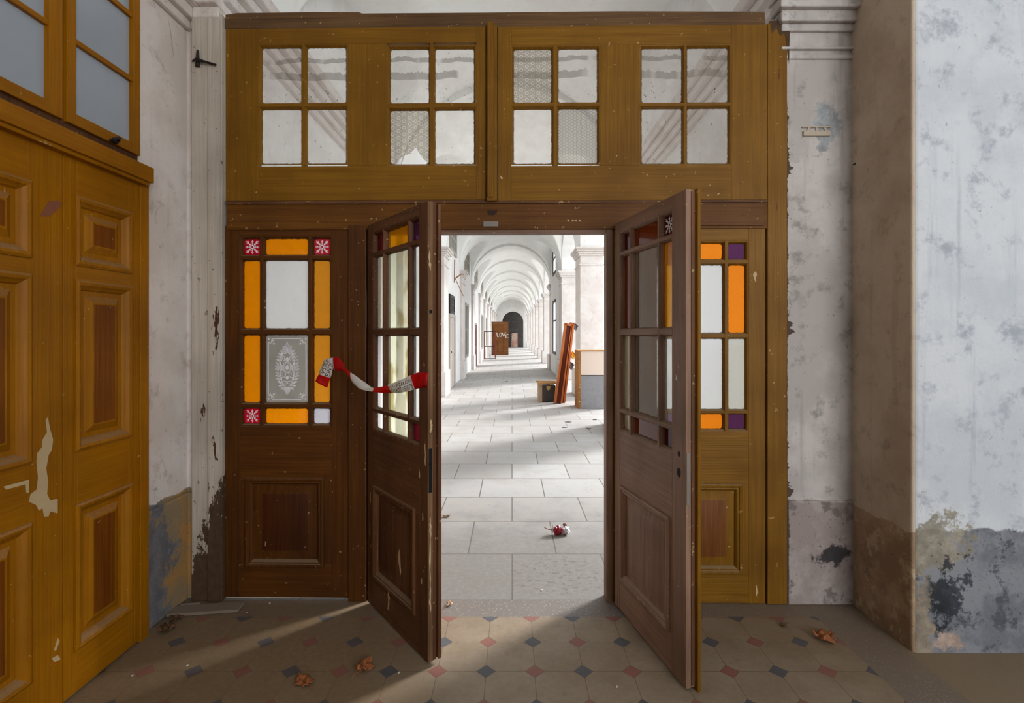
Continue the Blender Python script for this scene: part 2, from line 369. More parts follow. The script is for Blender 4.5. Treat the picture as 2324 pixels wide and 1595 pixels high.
# corridor floor: stone slabs in courses
t = NT('stone slabs'); p = t.pos(); nz = t.noise(p, 3, 6, .65); fine = t.noise(p, 30, 6, .7)
br = t.n('TexBrick', Vector=t.scale(p, (1, 1, 1), (.3, -2.89, 0)), Scale=1.0, Color1=lin(176, 174, 172), Color2=lin(162, 158, 154), Mortar=lin(112, 100, 86), **{'Mortar__Size': .0055, 'Mortar__Smooth': .3, 'Brick__Width': .6, 'Row__Height': .605, 'Bias': 0.0})
c = t.mix(t.step(nz, .4, .7, 0, .5), br.outputs[0], lin(156, 146, 136))
c = t.mix(t.step(fine, .63, .72, 0, .55), c, lin(112, 98, 82))
sx, sy, sz_ = t.sep(p)
grime_dim = t.step(t.math('ADD', sy, t.math('MULTIPLY', t.math('SUBTRACT', nz, .5), 2.4)), 3.3, 5.2, .85, 0)  # grime near the door, deepened so the colour carries the dimmer light there
c = t.mix(t.math('MULTIPLY', grime_dim, t.step(fine, .2, .6, .75, 1.0)), c, lin(112, 106, 99))
c = t.mix(t.math('MULTIPLY', br.outputs[1], .75), c, lin(92, 82, 72))
c = t.mix(t.math('MULTIPLY', t.step(t.noise(t.scale(p, (1, 1, 1), (3, 8, 1)), 9, 8, .75), .58, .68), .35), c, lin(110, 102, 92))
pit = t.math('MULTIPLY', t.step(t.noise(t.scale(p, (1, 1.3, 1)), 24, 5, .6), .54, .62), t.blob(p, (.3, 3.2, 0), (.32, .28, 1), .15))
c = t.mix(t.math('MULTIPLY', pit, .6), c, lin(92, 82, 68))
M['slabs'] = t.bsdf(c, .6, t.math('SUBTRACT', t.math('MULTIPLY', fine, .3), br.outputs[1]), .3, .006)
M['ground'] = plain('courtyard gravel', lin(190, 188, 184), .9)

PANE = {}
def pane(parent, x0, x1, z0, z1, y, mat, label=None, shape=None, back=False):
    cx, cz, hx, hz = (x0+x1)/2, (z0+z1)/2, (x1-x0)/2, (z1-z0)/2
    s = -1 if not back else 1
    b = MB()
    if shape is None: poly = [(-hx, -hz), (hx, -hz), (hx, hz), (-hx, hz)]
    else: poly = [(a*hx, c_*hz) for a, c_ in shape]
    n = len(poly)
    b.add([(a, s*.002, c_) for a, c_ in poly], [list(range(n))], 0)
    b.add([(a, -s*.002, c_) for a, c_ in poly], [list(range(n))], 1)
    for i in range(n):
        (a, c_), (d, e) = poly[i], poly[(i+1) % n]
        b.add([(a, .002, c_), (d, .002, e), (d, -.002, e), (a, -.002, c_)], [(0, 1, 2, 3)], 1)
    o = b.build('glass_pane', [mat, M['g_back']], parent, recalc=False); o.location = (cx, y, cz); o['hx'] = hx; o['hz'] = hz
    if label: o['label'] = label
    return o
# ------------------------------------------------------------------ corridor
XL, XR, SP, BAY, Y0C = -1.70, 1.62, 3.55, 4.6, 3.0
NB = 12; YE = Y0C+BAY*NB                       # far end
XC, RX = (XL+XR)/2, (XR-XL)/2
struct(MB().box(-6, 30, -6, 75, -.25, -.06).build('ground', M['ground']))
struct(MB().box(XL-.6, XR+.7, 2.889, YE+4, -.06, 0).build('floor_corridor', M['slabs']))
struct(MB().box(-1.9, 4.6, -4.2, 2.889, -.06, 0).build('floor', M['tiles']))
struct(MB().box(XL-.5, XL, 2.93, YE, -.06, SP+2.0).build('wall_corridor_left', M['w_cor']))
# vault: groined bays between flat transverse arches
vb = MB(); NX, NY = 96, 72
def vrow(y, k):
    out = []
    for i in range(NX+1):
        x = XC+RX*math.sin(math.pi/2*(2*i/NX-1)); zm = SP+RX*math.sqrt(max(0, 1-((x-XC)/RX)**2))
        if k is None: z = SP+(RX-.06)*math.sqrt(max(0, 1-((x-XC)/(RX-.0))**2))
        else:
            q = (y-k)/1.85; zc = SP+1.42*math.sqrt(max(0, 1-q*q)) if abs(q) < 1 else SP
            # the cell leans up to the crown
            a_, k_ = zm+.04, .05; h_ = max(k_-abs(a_-zc), 0)/k_; z = max(a_, zc)+h_*h_*k_*.25
        out.append((x, y, z))
    return out
rows = []
for b in range(NB):
    ya = Y0C+BAY*b
    rows += [vrow(ya-.001, None), vrow(ya+.9, None)]
    yc = ya+.9+1.85
    for j in range(NY+1): rows.append(vrow(yc-1.85*math.cos(math.pi*j/NY), yc))
rows += [vrow(YE, None)]
rows.insert(0, vrow(2.93, None))
for r in rows: vb.v += r
n1 = NX+1
for j in range(len(rows)-1):
    for i in range(NX):
        a = j*n1+i; vb.f.append([a, a+1, a+n1+1, a+n1]); vb.mi.append(0)
struct(vb.build('ceiling_corridor', M['vault'], smooth=50, recalc=False))
struct(MB().box(XL-.6, XR+1.2, 2.93, YE+4, SP+1.95, SP+2.2).build('ceiling_roof_slab', M['vault']))

def fill_arch(mb, y0, y1, x0, x1, zs, rise, ztop, n=20, solid_below=None):
    """wall above an elliptical arch between y0 and y1"""
    yc, a = (y0+y1)/2, (y1-y0)/2
    pts = [(yc-a*math.cos(math.pi*i/n), zs+rise*math.sin(math.pi*i/n)) for i in range(n+1)]
    for (ya, za), (yb, zb) in zip(pts[:-1], pts[1:]):
        mb.hexa([(x0, ya, za), (x1, ya, za), (x1, yb, zb), (x0, yb, zb)], [(x0, ya, ztop), (x1, ya, ztop), (x1, yb, ztop), (x0, yb, ztop)])
TW = .55
for b in range(NB):
    ya, yb = Y0C+BAY*b+(.9 if b else .5), Y0C+BAY*(b+1); wr = MB()
    if b == 3:      # solid bay with a low and a high window
        wa, wb = 18.9, 20.35
        wr.box(XR, XR+TW, ya, wa, -.06, SP+2); wr.box(XR, XR+TW, wb, yb, -.06, SP+2)
        for z0, z1 in ((-.06, .75), (2.75, 3.8), (4.75, SP+2)): wr.box(XR, XR+TW, wa, wb, z0, z1)
    elif b == 0: fill_arch(wr, 3.55, 7.4, XR, XR+TW, 1.95, 1.2, SP+2); wr.box(XR, XR+TW, ya, 3.55, -.06, SP+2); wr.box(XR, XR+TW, 7.4, yb, -.06, SP+2)
    else: fill_arch(wr, ya, yb, XR, XR+TW, SP-.02, 1.35, SP+2)
    wr.box(XR+.02, XR+TW, Y0C+BAY*b-(.1 if b == 0 else 0), ya, SP-.02, SP+2)
    struct(wr.build('wall_corridor_right', M['w_cor']))

def moulding(mb, x0, x1, y0, y1, zs, m=0):
    """stack of slabs: zs = [(z0, z1, overhang)...]"""
    for z0, z1, o in zs: mb.box(x0-o, x1+o, y0-o, y1+o, z0, z1, m)
CAP = [(-.42, -.39, .03), (-.20, -.15, .035), (-.15, -.10, .06), (-.10, -.05, .09), (-.05, 0, .12)]
ordn = ['nearest', 'second', 'third', 'fourth', 'fifth', 'sixth', 'seventh', 'eighth', 'ninth', 'tenth', 'eleventh', 'farthest']
pl = {0: 'square white arcade pier hidden just behind the right door jamb', 1: 'square white arcade pier peeking past the right door jamb',
      2: 'square pinkish white arcade pier rising behind the boxed wooden counter', 3: 'square white arcade pier just beyond the leaning brown boards'}
for b in range(NB):
    ya = Y0C+BAY*b; yb = ya+(.9 if b else .5)
    r = thing('arcade_pier', pl.get(b, f'white arcade pier with moulded capital, {ordn[b]} along the right side of corridor'), 'pier', (XR, ya, 0), 0, 'arcade piers along the right side')
    d = yb-ya
    MB().box(0, TW, 0, d, 0, SP-.05).build('shaft', M['w_pier'], r, .012)
    c = MB(); moulding(c, .0, TW, 0, d, [(SP+a, SP+bb, o) for a, bb, o in CAP]); c.build('capital', M['w_pier'], r, .01)
    MB().box(-.09, TW+.03, -.03, d+.05, 0, .62).build('plinth', M['w_pier'], r, .012)
    if b == 0: continue
    l = thing('wall_pilaster', f'white plastered pilaster with crumbling capital, {ordn[b-1]} along left side of corridor', 'pilaster', (XL, ya, 0), 0, 'pilasters along the left wall')
    MB().box(-.05, .09, 0, .8, 0, SP-.05).build('shaft', M['w_pier'], l, .012)
    c = MB()
    for k, (a, bb, o) in enumerate(CAP):
        cut = .25 if (b*3+k) % 4 == 0 else 0
        c.box(-.05, .09+o, -o, .8+o-cut, SP+a, SP+bb)
    c.build('capital', M['w_pier'], l, .008)
    MB().box(-.05, .13, -.03, .83, 0, .6).build('plinth', M['w_pier'], l, .012)
# cornice along both walls of the first bay
for nm, sx, x in (('trim_1', 1, XL), ('trim_2', -1, XR)):
    c = MB()
    for z0, z1, o in ((3.34, 3.40, .05), (3.40, 3.46, .09), (3.46, 3.52, .14), (3.52, 3.60, .19)): c.box(x-sx*.02, x+sx*o, 2.94, 7.6, z0, z1)
    struct(c.build(nm, M['w_pier'], None, .012))

# windows and doors on the left wall (x = XL)
M['shutter'] = plain('grey green shutter', lin(124, 126, 118), .7)
M['win_frame'] = plain('faded window frame', lin(168, 160, 148), .7)
M['win_dark'] = plain('dim window pane', lin(112, 116, 112), .3)
M['win_white'] = glass('bright window pane', lin(255, 255, 255), lin(240, 240, 240), .7, .3)
def lwindow(n, ya, yb, z0, z1, arch=False, dark=False):
    r = bpy.data.objects.new(f'window_{n}', None); COL.objects.link(r); r.location = (XL, (ya+yb)/2, z0); r.rotation_euler = (0, 0, math.pi/2); struct(r)
    w, h = (yb-ya)/2, z1-z0
    f = MB(); f.rings(-w, w, 0, h, [(-.05, -.0), (-.05, -.05), (.05, -.05), (.06, -.015)]); f.box(-.03, .03, -.04, -.01, .03, h-.03); f.box(-w, w, -.04, -.01, h*.52-.025, h*.52+.025)
    f.build('window_frame', M['iron'] if dark else M['win_frame'], r, .004)
    MB().box(-w+.03, w-.03, -.02, .0, .03, h-.03).build('window_pane', M['win_dark'] if dark else M['shutter'], r)
    if arch:
        a = MB(); a.prism([(w*math.cos(math.pi*i/12)*1.06, -.03, h+.28*math.sin(math.pi*i/12)) for i in range(13)], (0, .03, 0)); a.build('arched_head', M['shutter'], r)
k = 1
for i, yc in enumerate((14.65, 19.15, 24.0, 28.6, 33.2, 37.8, 42.4)):
    lwindow(k, yc-.75, yc+.75, 3.82, 4.55, True); k += 1
lwindow(k, 18.3, 19.6, .68, 2.56); k += 1
lwindow(k, 27.6, 29.6, .7, 2.5); k += 1
lwindow(k, 32.4, 34.0, .7, 2.5); k += 1
lwindow(k, 13.8, 14.8, 2.06, 2.52, False, True); k += 1
def wall_door(label, ya, yb, z1, mat, fr):
    r = thing('panelled_door', label, 'door', (XL, (ya+yb)/2, 0), math.pi/2)
    w = (yb-ya)/2
    f = MB(); f.box(-w-.09, -w, -.06, .0, 0, z1+.09); f.box(w, w+.09, -.06, 0, 0, z1+.09); f.box(-w, w, -.06, 0, z1, z1+.09); f.build('door_frame', fr, r, .004)
    d = MB(); d.box(-w, w, -.03, 0, .01, z1)
    for z0, zz in ((.12, z1*.42), (z1*.48, z1-.12)):
        for s in (-1, 1): d.rings(min(s*w*.12, s*w*.88), max(s*w*.12, s*w*.88), z0, zz, [(0, -.03), (.02, -.045), (.05, -.045), (.06, -.035)], cap=True)
    d.build('door_panel', mat, r)
    MB().box(-w*.85, -w*.7, -.075, -.03, .98, 1.02).build('door_handle', M['iron'], r, .003)
M['pale_door'] = plain('pale faded door', lin(186, 174, 164), .7)
M['red_door'] = plain('dark red door', lin(108, 40, 32), .6)
wall_door('pale closed door under a small grilled light on the left corridor wall', 13.75, 14.85, 1.95, M['pale_door'], M['win_frame'])
wall_door('dark red closed door further down the left corridor wall', 22.9, 24.2, 1.9, M['red_door'], M['win_frame'])
# right wall solid bay: one low and one high window
def rwindow(n, ya, yb, z0, z1):
    r = bpy.data.objects.new(f'window_{n}', None); COL.objects.link(r); r.location = (XR, (ya+yb)/2, z0); r.rotation_euler = (0, 0, -math.pi/2); struct(r)
    w, h = (yb-ya)/2, z1-z0
    f = MB(); f.rings(-w, w, 0, h, [(-.04, .0), (-.04, -.012), (.07, -.012), (.07, .02)]); f.box(-w, w, -.008, .03, h*.62-.03, h*.62+.03)
    f.build('window_frame', M['iron'], r, .004)
    o = pane(r, -w, w, 0, h, .02, M['pane_w']); o.name = 'window_pane'
t = NT('milky window pane'); _d = t.n('MixShader', Fac=.6); t.put(_d.inputs[1], t.n('BsdfDiffuse', Color=lin(250, 250, 250)).outputs[0]); t.put(_d.inputs[2], t.n('BsdfTranslucent', Color=lin(252, 252, 252)).outputs[0]); M['pane_w'] = t.surf(_d.outputs[0])
rwindow(k, 18.9, 20.35, .75, 2.75); k += 1
rwindow(k, 18.9, 20.35, 3.8, 4.75); k += 1
# far end wall with its dark arch
ew = MB(); ax0, ax1, asp = -1.05, 1.22, 2.75
xm, ar = (ax0+ax1)/2, (ax1-ax0)/2
ew.box(XL-.5, ax0, YE-2.9, YE-2.6, 0, SP+2); ew.box(ax1, XR+.6, YE-2.9, YE-2.6, 0, SP+2)
for i in range(20):
    a, b2 = math.pi*i/20, math.pi*(i+1)/20
    xa, za, xb, zb = xm-ar*math.cos(a), asp+ar*math.sin(a), xm-ar*math.cos(b2), asp+ar*math.sin(b2)
    ew.hexa([(xa, YE-2.9, za), (xb, YE-2.9, zb), (xb, YE-2.6, zb), (xa, YE-2.6, za)], [(xa, YE-2.9, SP+2), (xb, YE-2.9, SP+2), (xb, YE-2.6, SP+2), (xa, YE-2.6, SP+2)])
struct(ew.build('wall_corridor_end', M['w_cor']))
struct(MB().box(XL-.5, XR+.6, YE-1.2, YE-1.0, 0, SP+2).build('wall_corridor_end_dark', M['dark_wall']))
bf = MB()
for r_ in range(16):
    for c_ in range(4):
        x0 = -.12+.2*c_+(.1 if r_ % 2 else 0); bf.box(max(x0, -.12), min(x0+.19, .62), YE-1.26, YE-1.19, .02+.095*r_, .105+.095*r_)
tag(bf.build('bricked_doorway', M['bricks'], None, .004), 'small pink bricked-up doorway in the dark wall at the corridor end', 'bricked doorway')

# things standing in the corridor
def at(px, py):      # floor point under a pixel
    Y = F*CH/(py-HY); return Vector(((px-CX)/F*Y, Y, 0))
def XZ(px, py, Y): return ((px-CX)/F*Y, CH-(py-HY)/F*Y)

M['love_wood'] = wood('old brown plank door', lin(140, 88, 42), lin(98, 58, 26), 'z', .6)
M['paint_white'] = plain('white paint strokes', lin(226, 216, 204), .8)
Yd = 36.0; r = thing('plank_door', 'tall brown wooden door standing open with white LOVE graffiti', 'door', (-.82, Yd, 0))
d = MB(); d.box(-.57, .57, -.03, .03, .0, 2.33)
for i in range(3): d.rings(-.5+.35*i, -.18+.35*i, .25, 1.05, [(0, -.03), (.02, -.05), (.05, -.05), (.06, -.035)], cap=True); d.rings(-.5+.35*i, -.18+.35*i, 1.15, 2.2, [(0, -.03), (.02, -.05), (.05, -.05), (.06, -.035)], cap=True)
d.build('door_leaf', M['love_wood'], r)
MB().box(-.62, -.56, -.05, .05, 0, 2.36).build('door_post', M['iron'], r, .004)
gfx = MB(); S_ = .3
def stroke(pts, x, z, s=.3):
    for (a, b), (c, e) in zip(pts[:-1], pts[1:]):
        d_ = Vector((c-a, 0, e-b)).normalized(); nn = Vector((-d_.z, 0, d_.x))*.022
        A, B = Vector((x+a*s, -.056, z+b*s)), Vector((x+c*s, -.056, z+e*s))
        gfx.prism([A-nn, B-nn, B+nn, A+nn], (0, .004, 0))
stroke([(0, 1), (.15, 0), (.55, .1)], -.25, 1.28); stroke([(.1, .9), (0, .5), (.1, .1), (.4, 0), (.6, .4), (.55, .8), (.3, 1), (.1, .9)], -.05, 1.3, .26)
stroke([(0, 1), (.35, 0), (.9, 1.05)], .13, 1.3, .28); stroke([(.7, 1), (0, .9), (.05, 0), (.75, .1)], .38, 1.18, .27); stroke([(0, .5), (.5, .55)], .38, 1.18, .27)
gfx.build('painted_letters', M['paint_white'], r)
Yg = 30.0; r = thing('iron_gate', 'narrow red and black iron gate standing open before the graffiti door', 'gate', (-1.28, Yg, 0))
w = .3
for x in (-w, 0, w): MB().box(x-.02, x+.02, -.02, .02, .0, 1.65).build('upright', M['iron'], r)
for z in (.04, .75, 1.62): MB().box(-w, w, -.018, .018, z-.02, z+.02).build('crossbar', M['iron'], r)
M['red_iron'] = plain('red lead painted iron', lin(132, 52, 44), .6)
MB().box(-w-.06, -w-.01, -.03, .03, 0, 1.68).build('hinge_post', M['red_iron'], r)
MB().box(w-.01, w+.05, -.03, .03, .1, 1.6).build('lock_stile', M['red_iron'], r)
# rusty pole and bracket on the left wall
M['rust'] = plain('rusty iron', lin(158, 112, 92), .8)
r = thing('rusty_pole', 'thin rusty pole with a broken bracket sticking from the left wall', 'pole', (XL, 14.6, 0))
MB().tube([(.06, 0, 2.95), (.07, 0, 3.6)], .018).build('pole', M['rust'], r)
MB().tube([(.06, 0, 3.05), (.24, .1, 3.2), (.3, .3, 3.22)], .02).tube([(.07, 0, 3.1), (.28, .35, 2.6)], .011).build('bracket', M['rust'], r)

# box with planks, leaning boards, boxed counter
M['plank_light'] = wood('raw planks', lin(206, 160, 110), lin(176, 128, 82), 'x', .4, rough=.7)
M['ply'] = plain('weathered crate side', lin(176, 150, 122), .7)
M['crate_dark'] = plain('dark painted crate front', lin(58, 52, 44), .6)
M['brass'] = plain('old brass hasp', lin(190, 148, 84), .4, .5)
pb = at(1243, 912); Yb = pb.y
r = thing('wooden_crate', 'low dark-fronted wooden crate standing left of the leaning boards', 'crate', (pb.x, Yb, 0))
MB().box(-.12, .17, 0, .42, .02, .36).box(-.10, -.04, .0, .05, 0, .03).box(.1, .16, 0, .05, 0, .03).build('crate_body', M['crate_dark'], r, .006)
MB().box(-.21, -.12, -.005, .42, 0, .37).build('crate_side', M['ply'], r, .004)
MB().prism([(-.03, -.02, .35), (.06, -.02, .35), (.05, -.02, .28), (.015, -.02, .25), (-.02, -.02, .28)], (0, .02, 0)).build('hasp', M['brass'], r, .002)
for lab, y0, z, x0, x1 in (('front raw plank lying across the top of the dark crate', .0, .375, -.22, .24), ('rear raw plank lying across the top of the dark crate', .62, .375, -.24, .2)):
    o = MB().box(x0, x1, -.05, .05, 0, .035).build('plank', M['plank_light'], None, .004); o.location = (pb.x, Yb+y0, .445 if y0 else .4); tag(o, lab, 'plank', None)
    if y0: o.location = (pb.x, Yb+.3, .45)
for lab, x0 in (('short raw batten bridging the left end of the crate planks', -.14), ('short raw batten bridging the right end of the crate planks', .08)):
    o = MB().box(x0-.035, x0+.035, -.04, .40, 0, .032).build('batten', M['plank_light'], None, .003); o.location = (pb.x, Yb, .37 if 0 else .37); tag(o, lab, 'batten')
    o.location.z = .415 if False else .37
# battens carry the planks: lift the planks onto them
for o in list(COL.objects):
    if o.name.startswith('plank') and o.type == 'MESH' and o.parent is None: o.location.z = .403
M['mahog'] = wood('reddish brown varnished board', lin(206, 124, 70), lin(168, 88, 46), 'z', .2, rough=.35)
M['mahog_dk'] = wood('dark red board face', lin(128, 58, 30), lin(96, 38, 20), 'z', .2, rough=.35)
p1 = at(1262, 916); th = math.radians(8.0)
def lean(name, label, px, py, wdt, L, ang, inner, rs=.045):
    q = at(px, py); r = thing(name, label, 'board', (q.x, q.y, 0)); r.rotation_euler = (math.radians(-4), ang, 0)
    MB().box(-wdt/2, -wdt/2+.05, -.02, .10, 0.01, L).box(wdt/2-rs, wdt/2, -.02, .10, .01, L).box(-wdt/2, wdt/2, -.02, .1, L-.05, L).build('board_frame', M['mahog'], r, .004)
    MB().box(-wdt/2+.05, wdt/2-rs, .03, .07, .01, L-.05).build('board_face', inner, r)
    return r
lean('leaning_board', 'reddish brown framed board leaning with dark inner face, left of the pair', 1265, 916, .155, 1.74, math.radians(8.2), M['mahog_dk'], .014)
r2 = lean('leaning_board', 'orange brown framed board leaning behind, right of the pair', 1277, 914, .11, 1.76, math.radians(7.2), M['mahog'])
M['cloth_y'] = plain('yellow rag', lin(222, 160, 40), .8); M['cloth_g'] = plain('grey rag', lin(96, 98, 104), .8)
q = at(1277, 914)
def rag(name, label, px, py, mat, s, Y):
    x, z = XZ(px, py, Y); b = MB(); n = 6
    for i in range(n+1):
        for j in range(n+1):
            u, v = i/n-.5, j/n-.5
            b.v.append((x+u*s*.8+.02*math.sin(v*7), Y+.02*math.sin(u*9+v*5), z+v*s*1.3*(1-abs(u))))
    for i in range(n):
        for j in range(n): a = i*(n+1)+j; b.f.append([a, a+1, a+n+2, a+n+1]); b.mi.append(0)
    tag(b.build(name, mat, None, 0, 60, .006), label, 'rag')
rag('rag', 'small yellow rag caught on the right leaning board', 1300, 806, M['cloth_y'], .13, q.y+.12)
rag('rag', 'small dark grey rag hanging on the right leaning board', 1296, 830, M['cloth_g'], .14, q.y+.14)
rag('rag', 'dark torn strip hanging at the top of the leaning boards', 1306, 742, M['cloth_g'], .12, q.y+.2)
M['cladding'] = plain('faded board cladding', lin(216, 196, 180), .7); M['slate'] = plain('grey painted panel', lin(140, 138, 140), .7, 0, .3, 14)
M['chipedge'] = wood('splintered brown edge', lin(176, 120, 66), lin(122, 78, 40), 'z', 2.5, rough=.8, chipcol=lin(240, 232, 214))
Yc = F*CH/(928-HY); x0 = XZ(1312, 900, Yc)[0]; zt = XZ(0, 795, Yc)[1]; zmid = XZ(0, 851, Yc)[1]
r = thing('boxed_counter', 'waist high boxed wooden counter with grey lower panel below the pier', 'counter', (x0, Yc, 0))
MB().box(.05, .56, 0, .55, zmid, zt-.015).build('upper_boarding', M['cladding'], r, .006)
MB().box(.05, .56, .015, .55, 0, zmid-.01).build('lower_panel', M['slate'], r, .006)
MB().box(0, .05, -.012, .55, 0, zt-.01).build('corner_board', M['chipedge'], r, .008)
MB().box(.0, .58, -.02, .55, zt-.015, zt+.008).build('top_edge', M['plank_light'], r, .004)

# ------------------------------------------------------------------ partition across the arch
Y0, T = 2.872, .0152; RZ = -math.atan(T)
def pu(px, v=0.0):
    k_ = (px-CX)/F; return k_*(Y0+v)/(1+T*k_)
def pz(py, px=1162, v=0.0): return CH-(py-HY)/F*(Y0+v-T*pu(px, v))
PO = (0, Y0, 0)
def pbox(mb, px0, px1, py0, py1, v0, v1, m=0):
    pc = (px0+px1)/2; mb.box(pu(px0, v0), pu(px1, v0), v0, v1, pz(py1, pc, v0), pz(py0, pc, v0), m); return mb

def snowflake(parent, hx, hz, y):
    """white star flower etched on a ruby square: child of the pane"""
    b = MB(); s = min(hx, hz)*.86
    for k in range(8):
        a = math.pi/4*k; R = s*(1.12 if k % 2 else .92); d = Vector((math.cos(a), 0, math.sin(a))); w = Vector((-d.z, 0, d.x))
        def pl_(pts): b.prism([d*p_*R+w*q_*R+Vector((0, y, 0)) for p_, q_ in pts], (0, .001, 0))
        pl_([(.26, -.035), (.98, -.035), (.98, .035), (.26, .035)])
        pl_([(.55, 0), (.68, .13), (.86, .17), (.74, .02), (.74, -.02), (.86, -.17), (.68, -.13)])
        pl_([(.3, 0), (.38, .1), (.52, .12), (.44, .0), (.52, -.12), (.38, -.1)])
    n = 14
    for k in range(n):
        a, c_ = 2*math.pi*k/n, 2*math.pi*(k+1)/n
        b.prism([(s*r_*math.cos(t_), y, s*r_*math.sin(t_)) for r_, t_ in ((.14, a), (.26, a), (.26, c_), (.14, c_))], (0, .001, 0))
    b.build('etched_flower', M['etch_front'], parent)
def ornament(parent, hx, hz, y):
    """white acanthus ornament and border lines of the etched pane"""
    b = MB()
    def leaf(x, z, ang, L, w):
        L *= 1.12; w *= 1.7
        for sx in ((1, -1) if abs(x) > 1e-4 or abs(math.cos(ang)) > .02 else (1,)):
            d = Vector((math.cos(ang)*sx, 0, math.sin(ang))); n = Vector((-d.z, 0, d.x)); o_ = Vector((x*sx, y, z))
            pts = [o_, o_+d*L*.3+n*w*.8, o_+d*L*.65+n*w*.7, o_+d*L, o_+d*L*.65-n*w*.7, o_+d*L*.3-n*w*.8]
            b.prism(pts, (0, .0008, 0))
    def line(pts, w):
        w *= 1.45
        for sx in (1, -1):
            for (a, c_), (d, e) in zip(pts[:-1], pts[1:]):
                A, B = Vector((a*sx, y, c_)), Vector((d*sx, y, e)); D = (B-A); 
                if D.length < 1e-6: continue
                D.normalize(); n = Vector((-D.z, 0, D.x))*w
                b.prism([A-n-D*w*.5, B-n+D*w*.5, B+n+D*w*.5, A+n-D*w*.5], (0, .0008, 0))
    fx, fz = hx*.86, hz*.88; r = .022
    for sz in (1, -1):
        line([(0, sz*fz), (fx-r*1.2, sz*fz), (fx-r*.9, sz*(fz-r*.25)), (fx-r, sz*(fz-r*.6))], .0019)
        line([(fx-r*.3, sz*(fz-r*.9)), (fx, sz*(fz-r*1.3)), (fx, 0)], .0019)
        for dx, dz, rr in ((.9, .9, .0055), (1.35, .55, .004), (1.45, 1.35, .0055), (.55, 1.3, .004), (.1, .1, .005)):
            for sx in (1, -1):
                c0 = Vector((sx*(fx-r*dx), y, sz*(fz-r*dz)))
                b.prism([c0+Vector((math.cos(q*.785), 0, math.sin(q*.785)))*rr for q in range(8)], (0, .0008, 0))
    Hh = hz*.74; Ww = hx*.56
    rnd = random.Random(3)
    # leafy rim
    for i in range(26):
        t_ = -1+2*(i+.5)/26; x = Ww*math.sqrt(max(0, 1-abs(t_)**2.4))*(.86 if t_ < .3 else .8)
        leaf(x*.82, t_*Hh*.8, math.radians(55 if i % 2 else 10)*(1 if t_ > -.75 else -1), Ww*.26, Ww*.055)
        if i % 2: leaf(x*.6, t_*Hh*.8, math.radians(70), Ww*.26, Ww*.06)
    for i in range(9): leaf(0, Hh*(.62+.045*i), math.radians(25+8*i), Ww*(.42-.035*i), Ww*.05)
    for i in range(6): leaf(0, -Hh*(.70+.045*i), math.radians(-30-8*i), Ww*(.36-.04*i), Ww*.045)
    def scroll(cx, cz, r0, a0, turns, flip=1, w=.0016):
        pts = []
        for i in range(22):
            q = i/21; a = a0+flip*turns*2*math.pi*q; pts.append((cx+r0*(1-.75*q)*math.cos(a), cz+r0*(1-.75*q)*math.sin(a)))
        line(pts, w)
    scroll(Ww*.42, -Hh*.22, Ww*.3, 2.6, 1.2); scroll(Ww*.45, Hh*.42, Ww*.28, -2, 1.2, -1); scroll(Ww*.25, -Hh*.6, Ww*.3, 2.9, 1.1, -1); scroll(Ww*.22, Hh*.68, Ww*.2, 3.6, 1.2)
    for rr in (.36, .27): line([(Ww*rr*math.sin(math.pi*i/16), Hh*.06+Ww*rr*1.25*math.cos(math.pi*i/16)) for i in range(17)], .0014)
    for i in range(5): line([(Ww*(.42+.09*i), Hh*(.16-.01*i)), (Ww*(.45+.1*i), Hh*.05), (Ww*(.42+.09*i), -Hh*(.08-.01*i))], .0014)
    leaf(0, -Hh*.05, math.pi/2, Ww*.4, Ww*.12); leaf(0, Hh*.28, math.pi/2, Ww*.35, Ww*.1); leaf(0, -Hh*.42, math.pi/2, Ww*.3, Ww*.1)
    b.build('etched_ornament', M['etch_front'], parent)

